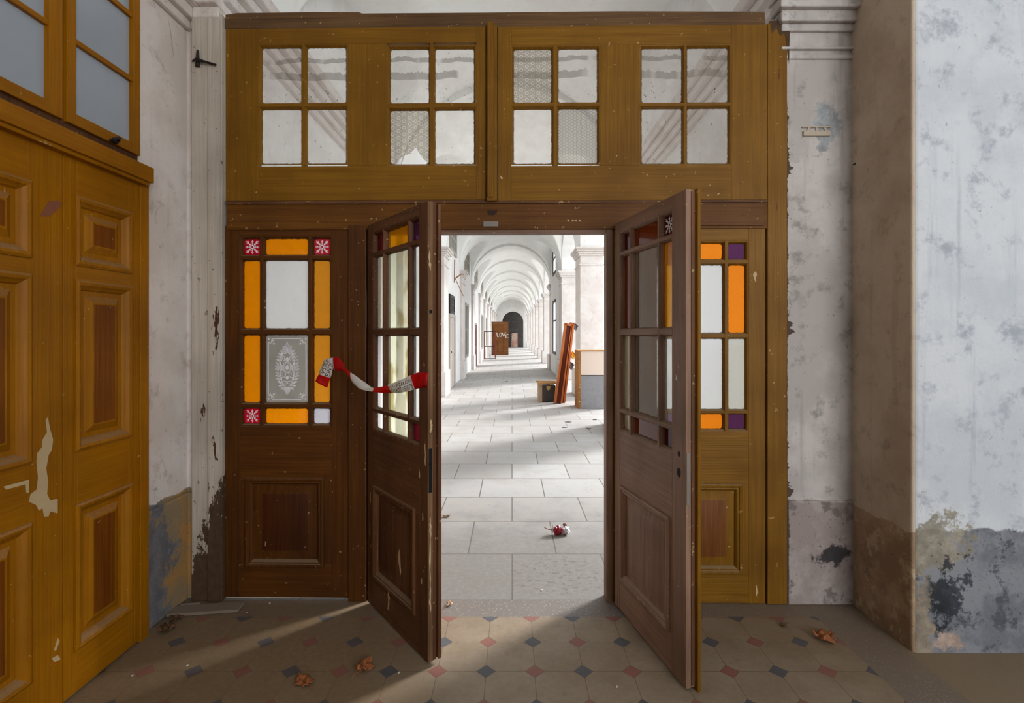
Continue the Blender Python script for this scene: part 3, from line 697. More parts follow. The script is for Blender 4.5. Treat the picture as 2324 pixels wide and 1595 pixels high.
def panel_unit(root, x0, x1, z0, z1, th, cols, rows_, pnl, mats, grid, y=0.0, both=False, sill=None):
    """glazed frame with stained panes over a raised panel. front at y, back at y+th"""
    mz, mx, mp = mats
    gx0, gx1, gz0, gz1 = cols[0][0]-.012, cols[-1][1]+.012, rows_[-1][0]-.012, rows_[0][1]+.012
    f = MB(); a, b2 = y, y+th
    f.box(x0, gx0, a, b2, z0, z1, 0); f.box(gx1, x1, a, b2, z0, z1, 0)
    px0, px1, pz0, pz1 = pnl
    f.box(gx0, gx1, a, b2, gz1, z1, 1); f.box(gx0, gx1, a, b2, pz1, gz0, 1); f.box(gx0, gx1, a, b2, z0, pz0, 1)
    f.box(gx0, px0, a, b2, pz0, pz1, 0); f.box(px1, gx1, a, b2, pz0, pz1, 0)
    f.build('frame', [mz, mx], root, .0018)
    # raised panel with moulding
    q = MB()
    for s, yy in ((1, a),) + (((-1, b2),) if both else ()):
        prof = [(-.012, yy), (-.012, yy-s*.010), (-.004, yy-s*.013), (.006, yy-s*.010), (.010, yy-s*.004), (.018, yy-s*.006), (.026, yy+s*.002), (.030, yy+s*.012), (.052, yy+s*.012), (.082, yy+s*.001)]
        q.rings(px0, px1, pz0, pz1, prof, 0, True, s < 0, 1)
    if not both: q.box(px0, px1, b2-.014, b2-.004, pz0, pz1, 0)
    q.build('raised_panel', [mz, mp], root, 0, 25, recalc=False)
    # glazing bars
    g = MB(); e = .004
    gb0, gb1 = a+.006, b2-.006
    def bar_v(xa, xb): g.box(xa+.001, xb-.001, gb0+.004, gb1-.004, gz0, gz1, 0); g.box(xa+.005, xb-.005, a-.001, gb1, gz0, gz1, 0)
    def bar_h(za, zb): g.box(gx0, gx1, gb0+.004, gb1-.004, za+.001, zb-.001, 1); g.box(gx0, gx1, a-.0005, gb1, za+.005, zb-.005, 1)
    for i in range(len(cols)-1): bar_v(cols[i][1], cols[i+1][0])
    for i in range(len(rows_)-1): bar_h(rows_[i+1][1], rows_[i][0])
    for (xa, xb) in cols:
        for (za, zb) in rows_: g.rings(xa-.012, xb+.012, za-.012, zb+.012, [(0, a+.002), (.006, a+.003), (.012, a+.013), (.014, (a+b2)/2)], 0)
    g.build('glazing_bars', [mz, mx], root, .0012)
    ps = []
    for ri, (za, zb) in enumerate(rows_):
        for ci, (xa, xb) in enumerate(cols):
            kd, lab = grid[ri][ci]
            o = pane(root, xa-.003, xb+.003, za-.003, zb+.003, (a+b2)/2+.002, M[kd], lab)
            ps.append(o)
    return ps
def chips(root, y, pts, name='paint_chip', mat=None, s=1):
    """patches of lost paint: flat flakes of bare wood lying on the face"""
    for poly in pts:
        o = MB().prism([(x, y, z) for x, z in poly], (0, -.0008*s, 0)).build(name, mat or M['chip'], root)
        if mat is None: o['label'] = 'pale bare wood where the paint has flaked'
    return o
def flake(rnd, x, z, w, h, n=9):
    # ragged sliver: jittered left and right edges between two blunt ends
    k = max(5, n-2); L = []; Rr = []; dx = 0.0
    for i in range(k):
        q = -1+2*i/(k-1); e = (1-abs(q)**3)*.8+.2; dx += rnd.uniform(-.35, .35)*w
        L.append((x+dx-w*e*rnd.uniform(.25, 1), z+h*q+rnd.uniform(-.1, .1)*h/k)); Rr.append((x+dx+w*e*rnd.uniform(.25, 1), z+h*q+rnd.uniform(-.1, .1)*h/k))
    return L+Rr[::-1]

AMB, WHT = ('g_amber', 'amber glass pane'), ('g_frost', 'milky white glass pane')
RA, RW, RP = ('r_amber', 'amber glass pane'), ('r_frost', 'milky white glass pane'), ('r_purple', 'purple glass pane')
RED, PUR = ('g_red', 'ruby glass pane with white star flower'), ('g_purple', 'purple glass pane')
# left sidelight
r = thing('sidelight_panel', 'fixed brown side panel with amber, ruby and white etched panes left of the doorway', 'side panel', PO, RZ)
def pxr(a, b): return (pu(a), pu(b))
def pyr(a, b, c): return (pz(b, c), pz(a, c))
c_ = [pxr(549, 588), pxr(599, 697), pxr(709, 747)]
r_ = [pyr(540, 578, 648), pyr(590, 746, 648), pyr(760, 915, 648), pyr(927, 963, 648)]
ps = panel_unit(r, pu(511), pu(790), .014, pz(512, 650), .042, c_, r_, (pu(562), pu(731), pz(1282, 650), pz(1088, 650)), (M['brown_z'], M['brown_x'], M['heart_brown']),
    [[RED, AMB, RED], [AMB, WHT, ('g_amber2', 'dark amber glass pane')], [AMB, ('g_etch', 'grey glass pane with white etched ornament'), ('g_amber2', 'dark amber glass pane')], [RED, AMB, ('g_lilac', 'pale lilac glass pane')]])
for i in (0, 2, 9): snowflake(ps[i], ps[i]['hx'], ps[i]['hz'], -.0035)
ornament(ps[7], ps[7]['hx'], ps[7]['hz'], -.0032)
rnd = random.Random(5)
chips(r, -.0102, [flake(rnd, pu(603), pz(1232, 603), .004, .014)])
# right sidelight
r = thing('sidelight_panel', 'fixed golden side panel with amber and purple panes right of the doorway', 'side panel', PO, RZ)
c_ = [pxr(1492, 1532), pxr(1543, 1643), pxr(1655, 1694)]
r_ = [pyr(551, 588, 1640), pyr(600, 756, 1640), pyr(768, 930, 1640), pyr(940, 975, 1640)]
panel_unit(r, pu(1452), pu(1737), .002, pz(513, 1640), .042, c_, r_, (pu(1510), pu(1680), pz(1297, 1640), pz(1102, 1640)), (M['gold_z'], M['gold_x'], M['heart_gold']),
    [[RP, RA, RP], [RW, RW, RA], [RW, RW, ('r_pale', 'dusty pale glass pane')], [RP, RA, RP]])
chips(r, -.0005, [flake(rnd, pu(1713), pz(628, 1713), .013, .03), flake(rnd, pu(1718), pz(1340, 1718), .008, .03), flake(rnd, pu(1655), pz(1240, 1655), .006, .004)])

# posts, lintel, top beam, outer post
r = thing('partition_frame', 'brown timber frame of the partition holding both doors and side panels', 'frame', PO, RZ)
f = MB(); pbox(f, 790, 830, 510, 1368, -.012, .06); f.build('left_post', M['brown_z'], r, .003)
f = MB(); pbox(f, 827, 842, 742, 1368, .010, .07); pbox(f, 827, 842, 518, 660, .010, .07); pbox(f, 835, 842, 655, 745, .02, .07); f.build('left_stop', M['dark_z'], r, .002)
f = MB(); pbox(f, 1376, 1391, 522, 1372, .0, .085); f.build('right_jamb', M['grey_z'], r, .003)
f = MB(); pbox(f, 1391, 1454, 510, 1375, .012, .06); f.build('right_post', M['gold_z'], r, .003)
f = MB(); pbox(f, 514, 1742, 461, 520, -.006, .07); f.build('lintel', M['red_x'], r, .003)
f = MB(); pbox(f, 836, 1391, 520, 529, .01, .075); f.build('head_stop', M['grey_x'], r, .002)
f = MB(); pbox(f, 1580, 1736, 463, 512, -.014, .0); f.build('lintel_facing', M['red_x'], r, .003)
f = MB(); pbox(f, 512, 1742, 453, 461, -.016, .06); f.build('ledge_strip', M['dark_x'], r, .002)
f = MB(); pbox(f, 1742, 1787, 52, 1372, -.012, .08); f.build('outer_post', M['gold_z'], r, .004)
f = MB()
tb = [(540, 30), (700, 28), (815, 28), (822, 31), (1100, 29), (1400, 26), (1735, 27)]
top = [Vector((pu(a), -.004, pz(b, a))) for a, b in tb]
f.prism(top+[Vector((pu(1738), -.004, pz(64, 1738))), Vector((pu(512), -.004, pz(66, 512))), Vector((pu(512), -.004, pz(34, 512)))], (0, .085, 0))
f.build('top_beam', M['dusty_x'], r, .003)
f = MB(); pbox(f, 1104, 1128, 56, 455, -.04, .04); f.box(pu(1107), pu(1121), -.05, -.04, pz(452, 1116), pz(60, 1116)); f.build('middle_mullion', M['gold_z'], r, .004)
f = MB(); pbox(f, 1097, 1131, 502, 514, -.012, -.006); f.build('strike_plate', M['steel'], r, .001)
f = MB(); f.prism([(pu(a), -.0062, pz(c, a)) for a, c in ((1105, 480), (1112, 476), (1122, 478), (1129, 475), (1127, 484), (1120, 489), (1108, 488))], (0, -.001, 0)); f.build('latch_scar', plain('gouged dark wood', lin(52, 34, 20), .9), r)
chips(r, -.0065, [flake(rnd, pu(1290+9*i), pz(501, 1290), .008, .006) for i in range(4)])
chips(r, -.0125, [flake(rnd, pu(1715), pz(1340, 1715), .001, .001), flake(rnd, pu(1765), pz(170, 1765), .006, .03), flake(rnd, pu(1760), pz(470, 1760), .006, .025)], 'paint_chip', M['red_x'])
chips(r, -.0125, [[(pu(a), pz(b_, a)) for a, b_ in ((1744, 50), (1790, 50), (1788, 150), (1783, 110), (1778, 78), (1768, 84), (1760, 66), (1750, 78))]], 'paint_chip', M['white_board'])

# transom sashes
def sash(label, px0, px1, py0, py1, wins, kinds, v=-.02):
    r = thing('transom_sash', label, 'window sash', PO, RZ)
    th = .04; X0, X1, Z0, Z1 = pu(px0, v), pu(px1, v), pz(py1, (px0+px1)/2, v), pz(py0, (px0+px1)/2, v)
    rects = []
    for cols, rows_ in wins:
        xs = [(pu(a, v), pu(b, v)) for a, b in cols]; pc = sum(cols[0])/2
        zs = [(pz(b, pc, v), pz(a, pc, v)) for a, b in rows_]; rects.append((xs, zs))
    f = MB(); e = .012
    gz0 = min(z[1][0] for _, z in rects)-e; gz1 = max(z[0][1] for _, z in rects)+e
    ga = (rects[0][0][0][0]-e, rects[0][0][1][1]+e); gb = (rects[1][0][0][0]-e, rects[1][0][1][1]+e)
    f.box(X0, ga[0], v, v+th, Z0, Z1, 0); f.box(gb[1], X1, v, v+th, Z0, Z1, 0); f.box(ga[1], gb[0], v, v+th, gz0, gz1, 0)
    f.box(ga[0], gb[1], v, v+th, gz1, Z1, 1); f.box(ga[0], gb[1], v, v+th, Z0, gz0, 1)
    f.build('frame', [M['gold_z'], M['gold_x']], r, .0018)
    g = MB(); i = 0
    for (xs, zs), (a, b2) in zip(rects, (ga, gb)):
        g.box(xs[0][1]+.002, xs[1][0]-.002, v+.006, v+th-.004, gz0, gz1, 0); g.box(xs[0][1]+.007, xs[1][0]-.007, v-.001, v+th-.002, gz0, gz1, 0)
        g.box(a, b2, v+.007, v+th-.004, zs[1][1]+.002, zs[0][0]-.002, 1); g.box(a, b2, v-.0008, v+th-.002, zs[1][1]+.006, zs[0][0]-.006, 1)
        for xa, xb in xs:
            for za, zb in zs: g.rings(xa-e, xb+e, za-e, zb+e, [(0, v+.001), (.006, v+.002), (.012, v+.014), (.014, v+th/2)], 0)
        for zi, (za, zb) in enumerate(zs):
            for xi, (xa, xb) in enumerate(xs):
                kd, lab, shp = kinds[i]; i += 1
                pane(r, xa-.003, xb+.003, za-.003, zb+.003, v+th/2+.002, M[kd], lab, shp)
    g.build('glazing_bars', [M['gold_z'], M['gold_x']], r, .0012)
    return r
C = ('g_clear', 'dirty clear glass pane', None)
HOLE = [(-1, -1), (-.72, -.96), (-.55, -.80), (-.3, -.66), (.02, -.58), (.18, -.44), (.3, -.36), (.42, -.5), (.62, -.72), (.86, -.92), (.8, -1), (1, -1), (1, 1), (-1, 1)]
r = sash('golden oak transom sash above the left side, one patterned pane broken at its foot', 512, 1103, 63, 454, (([(591, 682), (694, 784)], [(105, 232), (245, 370)]), ([(884, 973), (986, 1076)], [(108, 232), (247, 371)])),
     [C, C, C, C, C, C, ('g_pattern', 'star patterned glass pane with a broken-out corner', HOLE), C])
r = sash('golden oak transom sash above the right side, two patterned panes near the mullion', 1129, 1741, 58, 454, (([(1165, 1253), (1267, 1357)], [(108, 231), (244, 370)]), ([(1457, 1550), (1561, 1655)], [(106, 231), (243, 370)])),
     [('g_pattern', 'star patterned glass pane', None), C, C, ('g_pattern2', 'finely patterned glass pane', None), C, C, C, C])
chips(r, -.0205, [flake(rnd, pu(1630, -.02), pz(440, 1630, -.02), .012, .005), flake(rnd, pu(1608, -.02), pz(443, 1608, -.02), .009, .004), flake(rnd, pu(1140, -.02), pz(403, 1140, -.02), .009, .009)])

# ---- door leaves (local x from the hinge to the free edge)
def rz(a, b): return (a, b)
ROWS = [(1.944, 2.036), (1.527, 1.915), (1.100, 1.490), (.988, 1.072)]
COLS = [(.080, .190), (.212, .474), (.498, .584)]
Lh = Vector((-.800, 2.850, 0)); La = math.atan2(-.53, .418)
r = thing('door_leaf', 'dark worn door leaf standing ajar on the left, tied with red and white tape', 'door', tuple(Lh), La)
LL = .675; TH = .046
panel_unit(r, 0, LL, .012, 2.10, TH, COLS, ROWS, (.092, .548, .19, .665), (M['dark_z'], M['dark_x'], M['dark_z']),
   [[('g_maroon', 'maroon glass pane'), ('g_amber2', 'amber glass pane'), PUR],
    [('g_pebble', 'pebbled pale glass pane'), ('g_pale', 'dusty yellowish glass pane'), ('g_clear2', 'clear glass pane')],
    [('g_frost', 'milky glass pane'), ('g_pale', 'dusty yellowish glass pane'), ('g_clear2', 'clear glass pane')],
    [('g_frost', 'milky glass pane'), ('g_pale', 'dusty pale glass pane'), ('g_maroon', 'ruby glass pane')]], both=True)
MB().box(LL, LL+.003, .001, .026, .012, 2.10).build('bare_edge', M['raw_z'], r, .001)
MB().box(LL-.04, LL+.018, TH, TH+.018, .02, 2.09).build('cover_strip', M['dark_z'], r, .004)
MB().box(LL+.003, LL+.0045, .004, .022, .78, .98).box(LL+.0045, LL+.0047, .009, .017, .82, .87).build('lock_mortise', M['hole'], r)
b = MB(); b.prism([(LL+.0035, .015+.008*math.cos(i*.63), 1.60+.009*math.sin(i*.63)) for i in range(10)], (.0012, 0, 0)); b.build('bolt_hole', M['hole'], r)
for zc, h, w in ((1.83, .045, .009), (.45, .17, .006), (.62, .05, .008), (.30, .06, .007), (1.08, .03, .01)):
    MB().prism([(LL+.0032, a, c_) for a, c_ in flake(rnd, .014, zc, w*.8, h, 12)], (.0008, 0, 0)).build('splintered_wood', M['chip'], r)
chips(r, -.0005, [flake(rnd, .40, .37, .016, .06), flake(rnd, .62, .36, .010, .014), flake(rnd, .63, .66, .008, .02), flake(rnd, .04, .60, .006, .03), flake(rnd, .03, .42, .005, .04), flake(rnd, .60, .85, .006, .02), flake(rnd, .655, .95, .008, .05), flake(rnd, .26, .13, .014, .05), flake(rnd, .13, .36, .004, .08)])
# right leaf: the corridor side is what we see
Rh = Vector((.568, 2.830, 0)); Ra = math.atan2(-.681, .159)
r = thing('door_leaf', 'bleached grey-brown door leaf swung wide open on the right, with steel lock plate', 'door', tuple(Rh), Ra)
RL = .695
# its visible face looks towards -x of the world, i.e. the local -y side
panel_unit(r, 0, RL, .012, 2.105, TH, [(.073, .172), (.196, .462), (.486, .58)], ROWS, (.088, .560, .19, .675), (M['grey_z'], M['grey_x'], M['grey_z']),
   [[('g_maroon', 'maroon glass pane'), ('g_brown', 'red brown glass pane'), ('g_maroon', 'maroon glass pane with white flower')],
    [('g_brown', 'red brown glass pane'), ('g_etch', 'grey glass pane'), ('g_amber_s', 'amber glass pane')],
    [('g_pale', 'dusty pale glass pane'), ('g_etch', 'grey glass pane'), ('g_clear2', 'clear glass pane')],
    [('g_pale', 'dusty pale glass pane'), ('g_brown', 'amber brown glass pane'), ('g_maroon', 'maroon glass pane')]], both=True)
for o in [c for c in r.children if c.get('label') == 'maroon glass pane with white flower']: snowflake(o, o['hx'], o['hz'], -.0035)
MB().box(RL, RL+.004, .001, .024, .012, 2.105).build('edge_strip', M['grey_z'], r, .001)
MB().box(RL-.05, RL+.022, TH, TH+.016, .0, 2.11).build('cover_strip', M['gold_z'], r, .005)
MB().box(RL-.03, RL+.003, TH-.018, TH, .02, 2.10).build('rebate', M['dark_z'], r)
MB().box(RL+.004, RL+.0065, .004, .02, .78, 1.0).build('lock_plate', M['steel'], r, .002)
for zc, s in ((.985, .008), (.905, .013)): MB().prism([(RL-.047+s*math.cos(i*.63), -.0005, zc+s*1.6*math.sin(i*.63)) for i in range(10)], (0, -.0008, 0)).build('keyhole', M['hole'], r)
chips(r, .011, [flake(rnd, .36+rnd.uniform(-.05, .09), .3+.05*i, .012, .03) for i in range(6)], 'paint_chip', plain('ochre paint remnant', lin(150, 108, 50), .7))
chips(r, -.0005, [flake(rnd, .63, 1.31, .008, .012), flake(rnd, .47, 1.44, .004, .02)], 'paint_chip', plain('white paint remnant', lin(210, 206, 200), .7))

# ------------------------------------------------------------------ red-white barrier tape
def W3(px, py, Y): x, z = XZ(px, py, Y); return Vector((x, Y, z))
seq = [((716, 865), (742, 880), 2.848, 0), ((723, 849), (750, 857), 2.845, 1), ((731, 828), (754, 843), 2.84, 1), ((738, 815), (757, 832), 2.836, 1), ((752, 812), (758, 838), 2.83, 1), ((756, 811), (760, 841), 2.82, 0), ((768, 811), (772, 842), 2.80, 0),
       ((777, 822), (781, 843), 2.78, 0), ((783, 834), (789, 851), 2.76, 0), ((796, 845), (796, 862), 2.73, 1), ((812, 856), (806, 874), 2.69, 1), ((830, 869), (816, 882), 2.65, 1), ((846, 880), (822, 884), 2.62, 1),
       ((850, 880), (845, 889), 2.58, 0), ((867, 877), (880, 892), 2.52, 0), ((880, 873), (890, 892), 2.49, 1), ((900, 866), (908, 891), 2.45, 1), ((918, 858), (925, 888), 2.41, 1), ((930, 852), (938, 884), 2.375, 1), ((932, 851), (941, 883), 2.37, 0), ((950, 845), (956, 880), 2.345, 0), ((964, 844), (962, 879), 2.325, 0), ((971, 847), (968, 882), 2.312, 0)]
r = thing('barrier_tape', 'torn red and white barrier tape printed in black, strung across the left leaf', 'tape', tuple(W3(780, 840, 2.78)))
off = Vector(r.location)
st = MB(); N = 8
# smooth the ribbon by subdividing between stations
def cat(a, b, c, d, t_): return .5*((2*b)+(-a+c)*t_+(2*a-5*b+4*c-d)*t_*t_+(-a+3*b-3*c+d)*t_**3)
top = [W3(*s[0], s[2])-off for s in seq]; bot = [W3(*s[1], s[2])-off for s in seq]
def sample(L, u):
    i = min(int(u), len(L)-2); t_ = u-i; g = lambda k_: L[max(0, min(len(L)-1, k_))]
    return cat(g(i-1), g(i), g(i+1), g(i+2), t_)
STEP = 4; prev = None
for i in range((len(seq)-1)*STEP+1):
    u = i/STEP; row = []
    for j in range(5):
        q = j/4; p_ = sample(top, u).lerp(sample(bot, u), q); p_ = p_+Vector((0, -.006*math.sin(math.pi*q)-.003*math.sin(u*5+q*4), 0)); row.append(len(st.v)); st.v.append(tuple(p_))
    if prev:
        ci = seq[min(int((i-1)/STEP), len(seq)-1)][3]
        for j in range(4): st.f.append([prev[j], prev[j+1], row[j+1], row[j]]); st.mi.append(ci)
    prev = row
st.build('tape_strip', [M['tape_red'], M['tape_white']], r, 0, 60, .0012)
def text_mesh(s):
    cu = bpy.data.curves.new('lettering', 'FONT'); cu.body = s; cu.size = 1.0; cu.resolution_u = 3
    o = bpy.data.objects.new('lettering', cu); COL.objects.link(o); dg = bpy.context.evaluated_depsgraph_get(); dg.update()
    me = o.evaluated_get(dg).to_mesh(); V = [v.co.copy() for v in me.vertices]; Fs = [list(p_.vertices) for p_ in me.polygons]
    bpy.data.objects.remove(o); return V, Fs
def lay(s, u0, u1, q0, q1, flip=False):
    tx = MB()
    V, Fs = text_mesh(s); x0, x1 = min(v.x for v in V), max(v.x for v in V); y0, y1 = min(v.y for v in V), max(v.y for v in V)
    out = []
    for v in V:
        a, b_ = (v.x-x0)/(x1-x0), (v.y-y0)/(y1-y0)
        u = u0+(u1-u0)*a; q = q1+(q0-q1)*b_
        p_ = sample(top, u).lerp(sample(bot, u), q); out.append(p_+Vector((0, -.006*math.sin(math.pi*q)-.003*math.sin(u*5+q*4)-.0022, 0)))
    tx.add(out, Fs); tx.build('printed_line', M['black'], r, recalc=False)
lay('VSTUP ZAKÁZÁN', 15.0, 17.9, .1, .46); lay('EINTRITT VERBOTEN', 14.9, 18.2, .56, .92)
lay('VSTUP', 1.15, 3.3, .12, .46); lay('EINTR', 1.1, 3.4, .56, .92)

# ------------------------------------------------------------------ vestibule shell
XLW = -1.85
struct(MB().box(XLW-.4, XLW, -4.2, 2.93, -.06, 5.2).build('wall_left', M['w_left']))
struct(MB().box(-2.4, -1.66, 2.925, 3.12, -.06, 5.2).build('wall_left_return', M['w_left']))
struct(MB().box(1.50, 1.95, 2.85, 3.0, -.06, 5.2).build('wall_right_strip', M['w_strip'], None, .015))
b = MB(); b.box(1.885, 1.91, 2.417, 2.9, -.06, 5.2); struct(b.build('wall_right_reveal', M['w_reveal'], None, .01))
b = MB(); b.box(1.895, 4.6, 2.412, 3.0, -.06, 5.2); struct(b.build('wall_right', M['w_right'], None, .014))
struct(MB().box(4.5, 4.8, -4.2, 2.5, -.06, 5.2).build('wall_far_right', M['w_right']))
b = MB()   # wall behind the camera with a tall window opening to the right of it
b.box(-2, 1.95, -4.2, -3.9, -.06, 5.2); b.box(4.35, 4.6, -4.2, -3.9, -.06, 5.2); b.box(1.95, 4.35, -4.2, -3.9, -.06, .9); b.box(1.95, 4.35, -4.2, -3.9, 3.9, 5.2)
struct(b.build('wall_back', M['w_right']))
struct(MB().box(-2.2, 4.8, -4.3, 2.95, 5.2, 5.4).build('ceiling', M['vault']))
b = MB()   # wall filling between the vault curve and the vestibule ceiling
pr = vrow(2.93, None)
for (xa, _, za), (xb, _, zb) in zip(pr[:-1], pr[1:]): b.hexa([(xa, 2.93, za), (xb, 2.93, zb), (xb, 3.0, zb), (xa, 3.0, za)], [(xa, 2.93, 5.5), (xb, 2.93, 5.5), (xb, 3.0, 5.5), (xa, 3.0, 5.5)])
struct(b.build('wall_arch', M['vault']))
# capital bands on the right strip, cornice on the left wall
b = MB()
for z0, z1, o in ((3.02, 3.045, .012), (3.07, 3.085, .02), (3.17, 3.21, .02), (3.21, 3.27, .045), (3.27, 3.33, .075), (3.33, 3.42, .10)): b.box(1.50-o*.6, 1.9, 2.85-o, 2.9, z0, z1)
struct(b.build('trim_3', M['w_strip'], None, .006))
b = MB()
for z0, z1, o in ((3.22, 3.27, .03), (3.27, 3.33, .06), (3.33, 3.39, .10), (3.39, 3.47, .15)): b.box(XLW, XLW+o, 2.56, 2.93, z0, z1); b.box(XLW+o, -1.64, 2.93-o, 2.93, z0, z1)
struct(b.build('trim_4', M['w_left'], None, .008))
# skirting block on the strip
b = MB(); b.box(1.515, 1.9, 2.835, 2.9, 0, .575); struct(b.build('baseboard_right', M['w_strip'], None, .01))
b = MB(); b.box(XLW, XLW+.02, 2.57, 2.93, 0, .60); b.box(XLW, -1.69, 2.90, 2.93, 0, .6); struct(b.build('baseboard_left', M['w_left'], None, .012))
def rot(m, zt):
    # paint worn off the foot of the board down to dirty wood
    t_ = m.node_tree; b_ = [n for n in t_.nodes if n.type == 'BSDF_PRINCIPLED'][0]; old = b_.inputs['Base Color'].links[0].from_socket
    h = NT.__new__(NT); h.m = m; h.t = t_; p = h.pos(); x, y, z = h.sep(p)
    q = h.math('ADD', h.math('SUBTRACT', zt, z), h.math('MULTIPLY', h.math('SUBTRACT', h.noise(h.scale(p, (1, 1, .35)), 16, 7, .7), .5), 1.6))
    q = h.math('ADD', q, h.math('MULTIPLY', h.math('SUBTRACT', x, -1.72), 2.2))
    old2 = h.mix(h.step(q, -.02, .03), old, h.mix(h.noise(p, 30, 4), lin(62, 44, 30), lin(98, 76, 56)))
    k2 = h.step(h.noise(h.scale(p, (1, 1, .2)), 13, 6, .7), .64, .655)
    h.put(b_.inputs['Base Color'], h.mix(h.math('MULTIPLY', k2, h.step(z, 1.7, 1.75, 1, 0)), old2, lin(84, 54, 40)))
rot(M['white_board'], .42)
# peeling white board beside the partition
b = MB(); b.box(-1.795, -1.625, 2.875, 2.93, 0.0, 3.29)
b.box(-1.70, -1.632, 2.866, 2.876, .0, 3.27)
o = b.build('timber_board', M['white_board'], None, .003); tag(o, 'peeling white-painted timber board in the corner left of the partition', 'board')
# iron hook and nails, plaster scar
r = thing('iron_hook', 'dark iron cross-shaped hook on the white board at the upper left', 'hook', tuple(W3(450, 140, 2.868)))
MB().tube([(0, -.004, .06), (0, -.006, -.03)], [.007, .012]).build('spike', M['iron'], r, 0, 60)
MB().tube([(-.03, -.006, .0), (.0, -.02, .002), (.11, -.02, -.028)], [.004, .009, .006]).build('cross_arm', M['iron'], r, 0, 60)
b = MB(); q0 = W3(1852, 298, 2.848)
b.box(-.075, .075, -.012, .01, -.028, .0); b.box(-.08, .08, -.008, .01, .018, .026)
for a in (-1, 0, 1): b.prism([(a*.06-.008, -.006, -.02), (a*.06+.006, -.006, -.02), (a*.06*.7+.012, -.006, .022), (a*.06*.7-.002, -.006, .022)], (0, .012, 0))
o = b.build('plaster_socket', plain('rust-stained plaster', lin(196, 180, 158), .8), None, .003); o.location = q0
tag(o, 'small broken plaster socket on the right-hand pilaster strip', 'wall socket')
r = thing('nail', 'dark bent nail sticking out in the right corner of the recess', 'nail', tuple(W3(1936, 374, 2.84)))
MB().tube([(0, 0, 0), (-.005, -.02, -.002), (.025, -.035, .008)], .004).build('nail_shank', M['iron'], r)

# ------------------------------------------------------------------ big double door in the left wall
XD = -1.81; DO = (XD, 0, 0); DR = math.pi/2
def dy(px, off=0.0): return (XD+off)*F/(px-CX)
def dz(px, py, off=0.0): return CH-(py-HY)/F*dy(px, off)
def ochre_leaf(label, y0, y1, pys, chip=None):
    r = thing('door_leaf', label, 'door', DO, DR); f = MB(); th = .04
    p0, p1 = pys; zs = [(.20, .778), (1.026, 1.711), (1.797, 2.06)]
    f.box(y0, p0, 0, th, .012, 2.236, 0); f.box(p1, y1, 0, th, .012, 2.236, 0)
    lv = [.012]+[v for z in zs for v in z]+[2.236]
    for i in range(0, len(lv), 2): f.box(p0, p1, 0, th, lv[i], lv[i+1], 1)
    f.build('frame', [M['ochre_z'], M['ochre_x']], r, .002)
    for za, zb in zs:
        q = MB(); q.rings(p0, p1, za, zb, [(-.014, 0), (-.014, -.008), (-.004, -.014), (.008, -.010), (.014, -.002), (.024, .004), (.030, .014), (.050, .014), (.078, -.002), (.085, -.002)], 0, True, False, 1); q.build('raised_panel', [M['ochre_z'], M['ochre_panel']], r, 0, 25, recalc=False)
    return r
r = ochre_leaf('ochre panelled door leaf in the left wall beside the white corner', 2.071, 2.492, (2.136, 2.424))
MB().box(2.455, 2.462, -.003, .0, .012, 2.23).build('edge_bead', M['ochre_z'], r, .001)
r = ochre_leaf('ochre panelled door leaf cut by the frame edge, with a pale scraped patch', 1.59, 2.067, (1.64, 1.915))
def dpoly(pts):   # zoom coordinates -> door plane
    return [(dy(a/1.4566), dz(a/1.4566, 500+b_/1.4566)) for a, b_ in pts]
chips(r, -.0004, [dpoly([(157, 650), (165, 690), (175, 725), (170, 760), (160, 775), (152, 820), (158, 860), (155, 905), (165, 925), (190, 920), (190, 968), (165, 962), (160, 978), (145, 980), (140, 950), (128, 960), (118, 940), (95, 930), (100, 905), (120, 890), (125, 850), (120, 800), (122, 770), (138, 750), (140, 725), (155, 700), (150, 660)]),
                  dpoly([(10, 880), (95, 857), (95, 900), (86, 900), (84, 872), (20, 890)]), dpoly([(190, 1380), (178, 1420), (184, 1424), (196, 1390)]), dpoly([(170, 1448), (190, 1436), (200, 1450), (180, 1460)])])
c = chips(r, -.0004, [dpoly([(y_*1.4566/3.067, (z_/3.067-500)*1.4566) for y_, z_ in ((340, 1400), (410, 1395), (430, 1420), (400, 1460), (340, 1505), (275, 1505))])], 'paint_chip', plain('brown scuff', lin(140, 82, 56), .6)); c['label'] = 'brown scuffed patch'
r = thing('door_case', 'ochre door case with moulded ledge around the left wall door', 'door frame', DO, DR)
f = MB(); f.box(2.494, 2.552, -.006, .04, .0, 2.24, 0); f.build('side_post', M['ochre_z'], r, .003)
f = MB(); f.box(1.4, 2.525, -.05, .04, 2.238, 2.312, 0); f.box(1.4, 2.515, -.035, .04, 2.222, 2.24, 0); f.build('ledge', M['ochre_x'], r, .003)
f = MB(); f.box(2.066, 2.082, .01, .04, 2.35, 3.4); f.box(1.5, 2.5, .014, .04, 2.31, 2.365); f.build('mullion', M['dark_z'], r)
def osash(label, y0, y1, p0, p1):
    r = thing('window_sash', label, 'window sash', DO, DR)
    z0, zb, zp = 2.362, 2.410, .305
    f = MB(); f.box(y0, p0, -.004, .035, z0, 3.42, 0); f.box(p1, y1, -.004, .035, z0, 3.42, 0); f.box(p0, p1, -.004, .035, z0, zb, 1); f.box(p0, p1, -.004, .035, zb+3*zp, 3.42, 1)
    for i in range(1, 3): f.box(p0, p1, .002, .032, zb+zp*i-.011, zb+zp*i+.011, 1)
    f.build('frame', [M['ochre_z'], M['ochre_x']], r, .002)
    for i in range(3): pane(r, p0-.003, p1+.003, zb+zp*i+(.009 if i else -.002), zb+zp*(i+1)-(.009 if i < 2 else 0), .022, M['g_blue'])
    return r
r = osash('ochre window sash over the left wall door, next to the white corner', 2.084, 2.494, 2.128, 2.452)
